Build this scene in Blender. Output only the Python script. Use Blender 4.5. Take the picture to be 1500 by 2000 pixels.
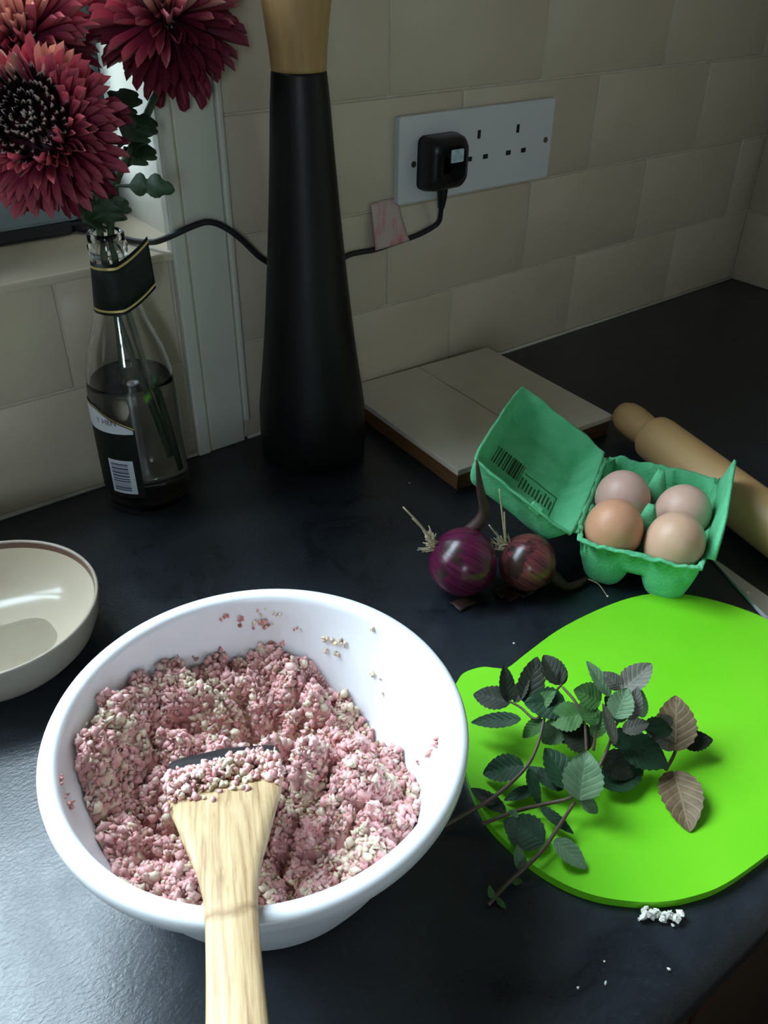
import bpy, bmesh, math, random
import numpy as np
from mathutils import Vector, Matrix, noise
random.seed(7); rng = np.random.default_rng(7)
for o in list(bpy.data.objects): bpy.data.objects.remove(o, do_unlink=True)
scn = bpy.context.scene
COL = scn.collection
PI = math.pi

# ------------------------------------------------------------------ camera
F_PX = 1652.61; PITCH = .604242; ROLL = .015542; YAW = .655302
CAM = Vector((0, -.68043, .42794))
fw = Vector((math.sin(YAW)*math.cos(PITCH), math.cos(YAW)*math.cos(PITCH), -math.sin(PITCH)))
rt = Vector((math.cos(YAW), -math.sin(YAW), 0)); up = rt.cross(fw)
rt, up = rt*math.cos(ROLL)+up*math.sin(ROLL), up*math.cos(ROLL)-rt*math.sin(ROLL)
cd = bpy.data.cameras.new('camera'); cam = bpy.data.objects.new('camera', cd); COL.objects.link(cam)
M = Matrix.Identity(4)
for i in range(3):
    M[i][0] = rt[i]; M[i][1] = up[i]; M[i][2] = -fw[i]; M[i][3] = CAM[i]
cam.matrix_world = M
cd.sensor_fit = 'VERTICAL'; cd.sensor_height = 24; cd.lens = F_PX/2000*24
cd.clip_start = .01
scn.camera = cam
def ZP(x, y, z=0.):                     # the point at height z seen at a place in the photograph
    d = fw+rt*((x-750)/F_PX)-up*((y-1000)/F_PX)
    return CAM+d*((z-CAM.z)/d.z)
def YP(x, y, yy=0.):
    d = fw+rt*((x-750)/F_PX)-up*((y-1000)/F_PX)
    return CAM+d*((yy-CAM.y)/d.y)

# ------------------------------------------------------------------ sky, daylight, exposure
w = bpy.data.worlds.new('overcast_sky'); scn.world = w; w.use_nodes = True
bg = w.node_tree.nodes['Background']
bg.inputs[0].default_value = (.74, .87, 1.0, 1); bg.inputs[1].default_value = 5.0
pl2 = bpy.data.lights.new('door_portal', 'AREA'); pl2.shape = 'RECTANGLE'; pl2.size = .38; pl2.size_y = .56
pl2.cycles.is_portal = True
po2 = bpy.data.objects.new('door_portal', pl2); COL.objects.link(po2)
po2.location = (-1.0, -2.16, .70); po2.rotation_euler = (PI/2, 0, 0)      # lies in the glazed door opposite, faces the room
pl = bpy.data.lights.new('window_portal', 'AREA'); pl.shape = 'RECTANGLE'; pl.size = 1.31; pl.size_y = 1.50
pl.cycles.is_portal = True
po = bpy.data.objects.new('window_portal', pl); COL.objects.link(po)
po.location = (-.345, .17, .95); po.rotation_euler = (-PI/2, 0, 0)   # lies in the window opening, faces the room
vs = scn.view_settings
vs.view_transform = 'Standard'; vs.look = 'None'; vs.gamma = 1; vs.use_curve_mapping = False
vs.exposure = 2.45

# ------------------------------------------------------------------ materials
def new_mat(name):
    m = bpy.data.materials.new(name); m.use_nodes = True
    return m, m.node_tree, m.node_tree.nodes['Principled BSDF']
def ramp(nt, stops):
    n = nt.nodes.new('ShaderNodeValToRGB'); cr = n.color_ramp
    while len(cr.elements) < len(stops): cr.elements.new(.5)
    for e, (p, c) in zip(cr.elements, stops): e.position = p; e.color = (*c, 1)
    return n
def coords(nt, scale=(1,1,1), kind='Object', rot=(0,0,0)):
    tc = nt.nodes.new('ShaderNodeTexCoord'); mp = nt.nodes.new('ShaderNodeMapping')
    mp.inputs['Scale'].default_value = scale; mp.inputs['Rotation'].default_value = rot
    nt.links.new(tc.outputs[kind], mp.inputs[0]); return mp.outputs[0]
def tex_noise(nt, vec, scale, detail=4, rough=.55, dist=0):
    n = nt.nodes.new('ShaderNodeTexNoise'); n.inputs['Scale'].default_value = scale
    n.inputs['Detail'].default_value = detail; n.inputs['Roughness'].default_value = rough
    n.inputs['Distortion'].default_value = dist
    nt.links.new(vec, n.inputs['Vector']); return n
def bump(nt, b, fac, strength, dist=.002):
    n = nt.nodes.new('ShaderNodeBump'); n.inputs['Strength'].default_value = strength; n.inputs['Distance'].default_value = dist
    nt.links.new(fac, n.inputs['Height']); nt.links.new(n.outputs[0], b.inputs['Normal']); return n
def mat(name, col, rough=.5, col2=None, scale=40, sc=(1,1,1), bmp=0, bscale=None, spec=.5, metal=0, lo=.35, hi=.65, dist=0, rot=(0,0,0), coat=0, sss=0):
    m, nt, b = new_mat(name)
    b.inputs['Roughness'].default_value = rough; b.inputs['Metallic'].default_value = metal
    b.inputs['Specular IOR Level'].default_value = spec; b.inputs['Coat Weight'].default_value = coat
    b.inputs['Base Color'].default_value = (*col, 1)
    if sss:
        b.inputs['Subsurface Weight'].default_value = sss; b.inputs['Subsurface Radius'].default_value = (.01,.008,.008); b.inputs['Subsurface Scale'].default_value = .5
    if col2 or bmp:
        v = coords(nt, sc, rot=rot)
    if col2:
        n = tex_noise(nt, v, scale, dist=dist); r = ramp(nt, [(lo, col), (hi, col2)])
        nt.links.new(n.outputs[0], r.inputs[0]); nt.links.new(r.outputs[0], b.inputs['Base Color'])
    if bmp:
        n2 = tex_noise(nt, v, bscale or scale*3); bump(nt, b, n2.outputs[0], bmp)
    return m
def attr_mat(name, rough=.45, bmp=.3, bscale=900, spec=.5):
    m, nt, b = new_mat(name)
    a = nt.nodes.new('ShaderNodeAttribute'); a.attribute_name = 'col'
    nt.links.new(a.outputs['Color'], b.inputs['Base Color']); b.inputs['Roughness'].default_value = rough
    b.inputs['Specular IOR Level'].default_value = spec
    if bmp: bump(nt, b, tex_noise(nt, coords(nt), bscale).outputs[0], bmp, .0008)
    return m

MT = {}
MT['tile'] = mat('cream_glazed_tile', (.57,.48,.36), .22, (.61,.52,.40), 9, bmp=.05, bscale=25)
MT['grout'] = mat('pale_grout', (.62,.56,.45), .9, (.52,.46,.37), 60)
MT['paint'] = mat('cream_gloss_paint', (.60,.58,.50), .35, (.64,.62,.54), 8, bmp=.05, bscale=60)
MT['bead'] = mat('yellowed_caulk', (.50,.40,.20), .6, (.56,.48,.30), 50)
MT['plaster'] = mat('room_plaster', (.24,.22,.20), .9)
MT['room'] = mat('room_wall_paint', (.13,.12,.11), .9)
MT['floor'] = mat('brown_floor', (.10,.05,.022), .6, (.06,.03,.015), 6, sc=(1,12,1))
MT['cabinet'] = mat('cabinet_front', (.05,.022,.010), .6, (.035,.016,.008), 12, sc=(1,1,8))
MT['frame'] = mat('window_frame_paint', (.085,.105,.115), .4, (.07,.09,.10), 20)
MT['bezel'] = mat('grey_blue_bezel', (.17,.21,.23), .5)
MT['screen'] = mat('dark_screen_glass', (.006,.016,.020), .12)
MT['rubber'] = mat('black_rubber', (.012,.012,.014), .6)
MT['whiteplastic'] = mat('white_socket_plastic', (.66,.66,.68), .35)
MT['hole'] = mat('socket_hole_black', (.004,.004,.004), .7)
MT['screw'] = mat('dull_screw', (.16,.13,.10), .4, metal=.8)
MT['blackplastic'] = mat('black_plug_plastic', (.012,.012,.013), .35)
MT['plaglabel'] = mat('pale_blue_label', (.55,.68,.72), .6, (.35,.48,.56), 180)
MT['tape'] = mat('pink_print_paper', (.56,.44,.40), .6, (.62,.16,.20), 120, sc=(1,1,.45), lo=.46, hi=.72)
MT['millblack'] = mat('black_satin_wood', (.007,.007,.007), .42, (.011,.010,.010), 90, sc=(1,1,.05), bmp=.08, bscale=120, spec=.3)
MT['millwood'] = mat('pale_turned_wood', (.50,.32,.14), .45, (.36,.20,.075), 60, sc=(1,1,.08))
MT['trivet'] = mat('pale_pinkish_tile', (.70,.63,.53), .25, (.66,.58,.48), 20)
MT['ply'] = mat('brown_wood_base', (.20,.085,.028), .55, (.11,.05,.02), 40, sc=(1,1,8))
MT['pin'] = mat('rolling_pin_wood', (.58,.37,.17), .45, (.50,.29,.12), 25, sc=(1,1,.12), bmp=.06, bscale=140)
MT['spatula'] = None
MT['bowl'] = mat('white_plastic_bowl', (.82,.83,.87), .3, sss=.05)
MT['dish_in'] = mat('cream_glaze', (.62,.54,.42), .16, (.56,.46,.34), 18, lo=.62, hi=.8)
MT['dish_rim'] = mat('brown_rim_line', (.13,.07,.055), .25)
MT['dish_out'] = mat('grey_cream_glaze', (.44,.38,.30), .35, (.38,.33,.27), 25)
MT['liquid'] = None
MT['board'] = mat('lime_green_plastic', (.17,.66,.012), .42, (.21,.70,.02), 10, bmp=.05, bscale=300)
MT['cardboard'] = mat('green_moulded_pulp', (.11,.50,.24), .95, (.16,.58,.30), 55, bmp=.55, bscale=420, spec=.15)
MT['print'] = mat('dark_green_print', (.035,.075,.03), .95, spec=.1)
MT['crumb'] = mat('white_crumb', (.85,.83,.75), .8)
MT['root'] = mat('dry_onion_root', (.55,.47,.32), .8, (.40,.32,.20), 300)
MT['skin'] = mat('dry_brown_skin', (.06,.026,.020), .6, (.035,.016,.013), 60)
MT['stem_g'] = mat('dark_green_stem', (.035,.07,.025), .5, (.06,.09,.04), 60)
MT['stem_m'] = mat('purple_mint_stem', (.11,.05,.05), .45, (.08,.07,.035), 90)
MT['leaf_c'] = mat('chrysanthemum_leaf', (.018,.045,.016), .55, (.028,.065,.025), 60, bmp=.3, bscale=250)
MT['label_dark'] = mat('dark_green_label', (.008,.012,.010), .5, (.014,.018,.014), 200, spec=.2)
MT['label_white'] = mat('white_label_paper', (.66,.68,.72), .5)
MT['gold'] = mat('gold_foil_line', (.62,.48,.18), .35, metal=.6)
MT['ink'] = mat('label_ink', (.08,.03,.05), .6)
MT['ink_blue'] = mat('barcode_ink', (.10,.11,.20), .6)
MT['steel'] = mat('knife_steel', (.72,.74,.78), .36, metal=1.0, bmp=.03, bscale=200)
MT['mince'] = attr_mat('minced_meat', .42, .25, 1400)
MT['grass'] = mat('dark_garden', (.008,.028,.022), .9, (.012,.04,.03), 3)

def glass_mat(name, ior, col=(1,1,1), rough=0):
    m, nt, b = new_mat(name)
    b.inputs['Transmission Weight'].default_value = 1; b.inputs['IOR'].default_value = ior
    b.inputs['Roughness'].default_value = rough; b.inputs['Base Color'].default_value = (*col, 1)
    return m
MT['glass'] = glass_mat('bottle_glass', 1.45, (1,1,1))
MT['water'] = glass_mat('flower_water', 1.33, (1,1,.98))
def pane_mat():
    m, nt, b = new_mat('window_pane_glass'); nt.nodes.remove(b)
    t = nt.nodes.new('ShaderNodeBsdfTransparent'); g = nt.nodes.new('ShaderNodeBsdfGlossy'); g.inputs['Roughness'].default_value = .02
    lw = nt.nodes.new('ShaderNodeLayerWeight'); lw.inputs[0].default_value = .5
    pw = nt.nodes.new('ShaderNodeMath'); pw.operation = 'POWER'; pw.inputs[1].default_value = 5; nt.links.new(lw.outputs['Facing'], pw.inputs[0])
    f = nt.nodes.new('ShaderNodeMath'); f.operation = 'MULTIPLY_ADD'; f.inputs[1].default_value = .96; f.inputs[2].default_value = .04; nt.links.new(pw.outputs[0], f.inputs[0])
    x = nt.nodes.new('ShaderNodeMixShader'); out = nt.nodes['Material Output']
    t.inputs[0].default_value = (.93,.96,.95,1)
    nt.links.new(f.outputs[0], x.inputs[0]); nt.links.new(t.outputs[0], x.inputs[1]); nt.links.new(g.outputs[0], x.inputs[2]); nt.links.new(x.outputs[0], out.inputs[0])
    return m
MT['pane'] = pane_mat()
MT['liquid'] = glass_mat('thin_clear_residue', 1.34, (.95,.95,.92), .02)

def worktop_mat():
    m, nt, b = new_mat('dark_slate_laminate')
    v = coords(nt); n1 = tex_noise(nt, v, 14, 8, .68, .8); n2 = tex_noise(nt, coords(nt, (1,1.7,1), rot=(0,0,.5)), 300, 3, .6, .5)
    r1 = ramp(nt, [(.3, (.006,.008,.012)), (.75, (.020,.026,.036))]); nt.links.new(n1.outputs[0], r1.inputs[0])
    r2 = ramp(nt, [(.55, (0,0,0)), (.80, (1,1,1))]); nt.links.new(n2.outputs[0], r2.inputs[0])
    mx = nt.nodes.new('ShaderNodeMixRGB'); mx.blend_type = 'ADD'; mx.inputs[2].default_value = (.012,.016,.020,1)
    nt.links.new(r2.outputs[0], mx.inputs[0]); nt.links.new(r1.outputs[0], mx.inputs[1]); nt.links.new(mx.outputs[0], b.inputs['Base Color'])
    rr = nt.nodes.new('ShaderNodeMapRange'); rr.inputs[1].default_value = .3; rr.inputs[2].default_value = .7; rr.inputs[3].default_value = .24; rr.inputs[4].default_value = .40
    nt.links.new(n1.outputs[0], rr.inputs[0]); nt.links.new(rr.outputs[0], b.inputs['Roughness'])
    b.inputs['Specular IOR Level'].default_value = .6
    bump(nt, b, n2.outputs[0], .5, .00046)
    return m
MT['worktop'] = worktop_mat()

def spatula_mat():
    m, nt, b = new_mat('worn_spatula_wood')
    v = coords(nt, (1,1,1), 'Object')
    n = tex_noise(nt, coords(nt, (1,.045,1)), 420, 4, .6, .3); r = ramp(nt, [(.30, (.27,.16,.075)), (.50, (.48,.33,.175)), (.7, (.56,.41,.24))])
    nt.links.new(n.outputs[0], r.inputs[0])
    # scorched tip (y is the length of the spatula, tip at 0)
    sp = nt.nodes.new('ShaderNodeSeparateXYZ'); nt.links.new(v, sp.inputs[0])
    n3 = tex_noise(nt, v, 60); ad = nt.nodes.new('ShaderNodeMath'); ad.operation = 'MULTIPLY_ADD'; ad.inputs[1].default_value = .012
    nt.links.new(n3.outputs[0], ad.inputs[0]); nt.links.new(sp.outputs[1], ad.inputs[2])
    mr = nt.nodes.new('ShaderNodeMapRange'); mr.inputs[1].default_value = .018; mr.inputs[2].default_value = .024; mr.inputs[3].default_value = 1; mr.inputs[4].default_value = 0
    nt.links.new(ad.outputs[0], mr.inputs[0])
    mx = nt.nodes.new('ShaderNodeMixRGB'); mx.inputs[2].default_value = (.012,.011,.013,1)
    nt.links.new(mr.outputs[0], mx.inputs[0]); nt.links.new(r.outputs[0], mx.inputs[1])
    # a burn mark across the handle
    ab = nt.nodes.new('ShaderNodeMath'); ab.operation = 'SUBTRACT'; ab.inputs[1].default_value = .118; nt.links.new(ad.outputs[0], ab.inputs[0])
    ab2 = nt.nodes.new('ShaderNodeMath'); ab2.operation = 'ABSOLUTE'; nt.links.new(ab.outputs[0], ab2.inputs[0])
    mr2 = nt.nodes.new('ShaderNodeMapRange'); mr2.inputs[1].default_value = .0; mr2.inputs[2].default_value = .0035; mr2.inputs[3].default_value = .75; mr2.inputs[4].default_value = 0
    nt.links.new(ab2.outputs[0], mr2.inputs[0])
    mx2 = nt.nodes.new('ShaderNodeMixRGB'); mx2.inputs[2].default_value = (.20,.11,.045,1)
    nt.links.new(mr2.outputs[0], mx2.inputs[0]); nt.links.new(mx.outputs[0], mx2.inputs[1]); nt.links.new(mx2.outputs[0], b.inputs['Base Color'])
    b.inputs['Roughness'].default_value = .5
    bump(nt, b, n.outputs[0], .25, .001)
    return m
MT['spatula'] = spatula_mat()

def egg_mat(name, c1, c2):
    return mat(name, c1, .42, c2, 60, bmp=.06, bscale=500, lo=.4, hi=.75, spec=.4)
EGG = [egg_mat('warm_brown_eggshell', (.60,.29,.17), (.64,.33,.20)), egg_mat('tan_eggshell', (.62,.37,.25), (.66,.42,.29)),
       egg_mat('pinkish_eggshell', (.60,.37,.31), (.64,.41,.34)), egg_mat('pale_pink_eggshell', (.62,.38,.30), (.66,.43,.34))]

def onion_mat(name, c1, c2, c3, th):
    m, nt, b = new_mat(name)
    tc = nt.nodes.new('ShaderNodeUVMap'); mp = nt.nodes.new('ShaderNodeMapping'); mp.inputs['Scale'].default_value = (40, 1.4, 1); nt.links.new(tc.outputs[0], mp.inputs[0])
    n = tex_noise(nt, mp.outputs[0], 1.6, 4, .6, .2); r = ramp(nt, [(.35, c1), (.62, c2)]); nt.links.new(n.outputs[0], r.inputs[0])
    n2 = tex_noise(nt, coords(nt), 42, 3); r2 = ramp(nt, [(th, (0,0,0)), (th+.06, (1,1,1))]); nt.links.new(n2.outputs[0], r2.inputs[0])
    mx = nt.nodes.new('ShaderNodeMixRGB'); mx.inputs[2].default_value = (*c3, 1)
    nt.links.new(r2.outputs[0], mx.inputs[0]); nt.links.new(r.outputs[0], mx.inputs[1]); nt.links.new(mx.outputs[0], b.inputs['Base Color'])
    b.inputs['Roughness'].default_value = .26; bump(nt, b, n.outputs[0], .12, .001)
    return m
MT['onion_a'] = onion_mat('glossy_purple_onion_skin', (.04,.004,.018), (.12,.010,.052), (.035,.014,.014), .57)
MT['onion_b'] = onion_mat('brown_purple_onion_skin', (.07,.012,.03), (.20,.05,.045), (.035,.016,.014), .50)

def leaf_mat(name, c1, c2, vein, backvein=.5):
    m, nt, b = new_mat(name)
    uv = nt.nodes.new('ShaderNodeUVMap'); sp = nt.nodes.new('ShaderNodeSeparateXYZ'); nt.links.new(uv.outputs[0], sp.inputs[0])
    def math_(op, a, bb, c=None):
        n = nt.nodes.new('ShaderNodeMath'); n.operation = op
        for i, q in enumerate((a, bb, c)):
            if q is None: continue
            if isinstance(q, (int, float)): n.inputs[i].default_value = q
            else: nt.links.new(q, n.inputs[i])
        return n.outputs[0]
    au = math_('ABSOLUTE', math_('SUBTRACT', sp.outputs[0], .5), None)      # 0 at the midrib
    ph = math_('MULTIPLY', math_('SUBTRACT', sp.outputs[1], math_('MULTIPLY', au, .55)), 7.0)
    fr = math_('ABSOLUTE', math_('SUBTRACT', math_('FRACT', ph, None), .5), None)
    side = math_('LESS_THAN', fr, .07); mid = math_('LESS_THAN', au, .022)
    v = math_('MAXIMUM', side, mid)
    n = tex_noise(nt, coords(nt), 130, 3); r = ramp(nt, [(.35, c1), (.65, c2)]); nt.links.new(n.outputs[0], r.inputs[0])
    mx = nt.nodes.new('ShaderNodeMixRGB'); mx.inputs[2].default_value = (*vein, 1)
    nt.links.new(math_('MULTIPLY', v, backvein), mx.inputs[0]); nt.links.new(r.outputs[0], mx.inputs[1]); nt.links.new(mx.outputs[0], b.inputs['Base Color'])
    b.inputs['Roughness'].default_value = .55; b.inputs['Specular IOR Level'].default_value = .25
    bump(nt, b, math_('MINIMUM', fr, .25), .5, .0012)
    return m
LEAF = {'g': leaf_mat('mid_green_mint_leaf', (.035,.11,.025), (.055,.15,.035), (.10,.20,.07)),
        'd': leaf_mat('dark_green_mint_leaf', (.010,.036,.016), (.018,.055,.024), (.03,.08,.04)),
        'k': leaf_mat('blackish_mint_leaf', (.012,.018,.010), (.022,.028,.016), (.035,.04,.026)),
        's': leaf_mat('grey_green_mint_leaf', (.10,.185,.095), (.14,.24,.125), (.22,.31,.19)),
        'p': leaf_mat('purple_grey_mint_leaf', (.11,.115,.09), (.16,.155,.125), (.29,.28,.24)),
        'b': leaf_mat('bronze_mint_leaf', (.13,.085,.045), (.20,.135,.075), (.34,.28,.18))}

def petal_mat(name, base, midc, tip):
    m, nt, b = new_mat(name)
    uv = nt.nodes.new('ShaderNodeUVMap'); sp = nt.nodes.new('ShaderNodeSeparateXYZ'); nt.links.new(uv.outputs[0], sp.inputs[0])
    r = ramp(nt, [(0, base), (.55 if tip[1] < .6 else .80, midc), (1, tip)]); nt.links.new(sp.outputs[1], r.inputs[0]); nt.links.new(r.outputs[0], b.inputs['Base Color'])
    b.inputs['Roughness'].default_value = .55; b.inputs['Specular IOR Level'].default_value = .3
    return m
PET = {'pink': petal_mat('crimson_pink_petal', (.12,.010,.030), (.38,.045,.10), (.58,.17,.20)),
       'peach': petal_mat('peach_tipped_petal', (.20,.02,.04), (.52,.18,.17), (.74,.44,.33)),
       'dark': petal_mat('shaded_maroon_petal', (.05,.005,.016), (.15,.014,.035), (.24,.03,.055)),  # maroon petals with the shade of the flower's underside put into the colour
       'core': petal_mat('white_tipped_core_floret', (.008,.003,.004), (.02,.008,.009), (.85,.72,.66))}

# ------------------------------------------------------------------ mesh helpers
def wloc(o):
    v = Vector((0,0,0))
    while o: v += o.location; o = o.parent
    return v
def tagit(o, label=None, cat=None, group=None, kind=None):
    if label: o['label'] = label
    if cat: o['category'] = cat
    if group: o['group'] = group
    if kind: o['kind'] = kind
    return o
def thing(name, loc, label, cat, group=None, kind=None):
    o = bpy.data.objects.new(name, None); COL.objects.link(o); o.location = loc; o.empty_display_size = .02
    return tagit(o, label, cat, group, kind)
def mk(name, V, Fc, m, parent=None, smooth=True, origin=None, uv=None, col=None, label=None):
    """one mesh object from world-space vertices"""
    V = np.asarray(V, float).reshape(-1, 3)
    org = np.array(wloc(parent)) if parent else (np.array(origin) if origin is not None else np.zeros(3))
    me = bpy.data.meshes.new(name)
    me.from_pydata((V-org).tolist(), [], [tuple(int(i) for i in f) for f in Fc]); me.update()
    if uv is not None:
        L = me.uv_layers.new(name='UVMap'); vi = np.empty(len(me.loops), np.int32); me.loops.foreach_get('vertex_index', vi)
        L.data.foreach_set('uv', np.asarray(uv, np.float32)[vi].ravel())
    if col is not None:
        a = me.color_attributes.new('col', 'FLOAT_COLOR', 'POINT'); a.data.foreach_set('color', np.c_[col, np.ones(len(col))].astype(np.float32).ravel())
    if smooth: me.polygons.foreach_set('use_smooth', [True]*len(me.polygons))
    me.materials.append(m)
    o = bpy.data.objects.new(name, me); COL.objects.link(o)
    if parent: o.parent = parent
    elif origin is not None: o.location = origin
    if label: o['label'] = label
    return o
def add_mat(o, m, faces=None):
    o.data.materials.append(m); i = len(o.data.materials)-1
    for f in faces or (): o.data.polygons[f].material_index = i
def bevel(o, wdt, seg=2, ang=.6):
    b = o.modifiers.new('bevel', 'BEVEL'); b.width = wdt; b.segments = seg; b.limit_method = 'ANGLE'; b.angle_limit = ang
    return o
def subsurf(o, n=1):
    s = o.modifiers.new('subsurf', 'SUBSURF'); s.levels = n; s.render_levels = n; return o
def box(x0, x1, y0, y1, z0, z1):
    V = [(x,y,z) for z in (z0,z1) for y in (y0,y1) for x in (x0,x1)]
    return V, [(0,2,3,1),(4,5,7,6),(0,1,5,4),(2,6,7,3),(0,4,6,2),(1,3,7,5)]
def lathe(prof, cx, cy, n=64, closed=False):
    V = []; Fc = []
    for r, z in prof:
        for i in range(n):
            a = 2*PI*i/n; V.append((cx+r*math.cos(a), cy+r*math.sin(a), z))
    k = len(prof)
    for j in range(k-1 if not closed else k):
        for i in range(n):
            a, b_ = j*n+i, j*n+(i+1)%n; c, d = ((j+1)%k)*n+(i+1)%n, ((j+1)%k)*n+i
            Fc.append((a,b_,c,d))
    if not closed:
        Fc.append(tuple(range(n))[::-1]); Fc.append(tuple((k-1)*n+i for i in range(n)))
    return V, Fc
def smooth_path(pts, k=6):
    P = [Vector(p) for p in pts]; out = []
    for i in range(len(P)-1):
        p0, p1, p2, p3 = P[max(i-1,0)], P[i], P[i+1], P[min(i+2,len(P)-1)]
        for j in range(k):
            t = j/k
            out.append(.5*((2*p1)+(p2-p0)*t+(2*p0-5*p1+4*p2-p3)*t*t+(3*p1-p0-3*p2+p3)*t**3))
    out.append(P[-1]); return out
def tube(pts, rad, n=8, k=6, sm=True):
    P = smooth_path(pts, k) if sm else [Vector(p) for p in pts]
    V = []; Fc = []; m = len(P)
    if not hasattr(rad, '__len__'): rad = [rad, rad]
    T0 = (P[1]-P[0]).normalized(); N = T0.orthogonal().normalized()
    for i, p in enumerate(P):
        T = (P[min(i+1,m-1)]-P[max(i-1,0)]).normalized()
        N = (N-T*N.dot(T)).normalized(); B = T.cross(N)
        t = i/(m-1)*(len(rad)-1); a = min(int(t), len(rad)-2); r = rad[a]+(rad[a+1]-rad[a])*(t-a)
        for j in range(n):
            an = 2*PI*j/n; V.append(tuple(p+(N*math.cos(an)+B*math.sin(an))*r))
    for i in range(m-1):
        for j in range(n): Fc.append((i*n+j, i*n+(j+1)%n, (i+1)*n+(j+1)%n, (i+1)*n+j))
    Fc.append(tuple(range(n))[::-1]); Fc.append(tuple((m-1)*n+j for j in range(n)))
    return V, Fc
def join(*parts):
    V = []; Fc = []
    for v, f in parts:
        o = len(V); V += [tuple(q) for q in v]; Fc += [tuple(i+o for i in g) for g in f]
    return V, Fc
def grid_faces(nu, nv, off=0):
    return [(off+i*nv+j, off+i*nv+j+1, off+(i+1)*nv+j+1, off+(i+1)*nv+j) for i in range(nu-1) for j in range(nv-1)]
def prism(outline, z0, z1):
    n = len(outline); V = [(x,y,z0) for x,y in outline]+[(x,y,z1) for x,y in outline]
    Fc = [tuple(range(n))[::-1], tuple(range(n,2*n))]+[(i,(i+1)%n,n+(i+1)%n,n+i) for i in range(n)]
    return V, Fc
def nz(x, y, z=0.): return noise.noise(Vector((x,y,z)))

# ------------------------------------------------------------------ the room
XR = 1.174; XL = -1.7; YF = -2.1; ZF = -.9; ZC = 1.8; WX = .31; ZS = .2
def struct(name, v, m, label=None, cat=None, smooth=False):
    o = mk(name, v[0], v[1], m, None, smooth); o['kind'] = 'structure'
    if label: o['label'] = label; o['category'] = cat or name.split('_')[0]
    return o
wall_back = struct('wall_back', join(box(WX, XR+.2, .0015, .3, ZF, ZC), box(XL-.2, WX, .0015, .3, ZF, ZS-.006), box(XL-.2, -1.0, .0015, .3, ZS-.006, ZC), box(-1.0, WX, .0015, .3, 1.70, ZC)), MT['grout'], 'cream tiled kitchen wall behind the dark worktop with window opening', 'wall')
wall_right = struct('wall_right', box(XR+.0015, XR+.2, YF, .004, ZF, ZC), MT['grout'], 'cream tiled side wall meeting the far end of the worktop', 'wall')
struct('wall_left', box(XL-.2, XL, YF, .004, ZF, ZC), MT['room'], 'plain painted kitchen wall at the left end', 'wall')
struct('wall_front', join(box(XL-.2, -1.19, YF-.2, YF, ZF, ZC), box(-.81, XR+.2, YF-.2, YF, ZF, ZC), box(-1.19, -.81, YF-.2, YF, ZF, .42), box(-1.19, -.81, YF-.2, YF, .98, ZC)), MT['room'], 'plain painted kitchen wall opposite the worktop', 'wall')
struct('floor', box(XL-.2, XR+.2, YF-.2, .3, ZF-.1, ZF), MT['floor'], 'dark brown kitchen floor below the worktop', 'floor')
struct('ceiling', box(XL-.2, XR+.2, YF-.2, .3, ZC, ZC+.1), MT['plaster'], 'plain pale kitchen ceiling', 'ceiling')
struct('ground_outside', box(-12, 12, .35, 14, -1.2, -1.1), MT['grass'], 'dark garden lawn outside the window', 'ground')
struct('added_hedge_outside', box(-12, 12, 3.6, 4.6, -1.1, .45), MT['grass'], 'unseen dark hedge added beyond the window to block low sky', 'hedge')  # unseen block, added to keep the low sky out of the window

# wall tiles, each proud of the grout, 200 x 100 mm in running bond
def tile_mesh(wd, ht, axis):
    key = ('tile', round(wd,4), round(ht,4), axis)
    if key in TM: return TM[key]
    g = .0009; t = .0045
    if axis == 'y': v, f = box(g, wd-g, -t+.0045, .0055, g, ht-g)
    else: v, f = box(-t+.0045, .0055, -wd+g, -g, g, ht-g)
    bm = bmesh.new(); vv = [bm.verts.new(q) for q in v]
    for q in f: bm.faces.new([vv[i] for i in q])
    bmesh.ops.recalc_face_normals(bm, faces=bm.faces)
    bmesh.ops.bevel(bm, geom=list(bm.edges), offset=.0014, segments=2, affect='EDGES', profile=.5)
    me = bpy.data.meshes.new('tile'); bm.to_mesh(me); bm.free(); me.materials.append(MT['tile'])
    me.polygons.foreach_set('use_smooth', [True]*len(me.polygons))
    TM[key] = me; return me
TM = {}
def tile(parent, x, y, z, wd, ht, axis='y'):
    o = bpy.data.objects.new('tile', tile_mesh(wd, ht, axis)); COL.objects.link(o); o.parent = parent
    j = .0006
    o.location = (x + (0 if axis == 'y' else random.uniform(-j,j)), y + (random.uniform(-j,j) if axis == 'y' else 0), z)
    return o
def tile_row(parent, x0, x1, off, z, ht=.1):
    x = off
    while x > x0: x -= .2
    while x < x1-.004:
        a, b_ = max(x, x0), min(x+.2, x1)
        if b_-a > .006: tile(parent, a, 0, z, b_-a, ht)
        x += .2
for i in range(5): tile_row(wall_back, .346, XR, .613 if i % 2 == 0 else .721, i*.1)
tile_row(wall_back, -.41, .288, .088, 0); tile_row(wall_back, -.41, .288, .188, .1, .094)
for i in range(5):
    o = .02 if i % 2 else .12
    y = 0
    for wd in ([.2-o]+[.2]*3): tile(wall_right, XR, y, i*.1, wd, .1, 'x'); y -= wd

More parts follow.
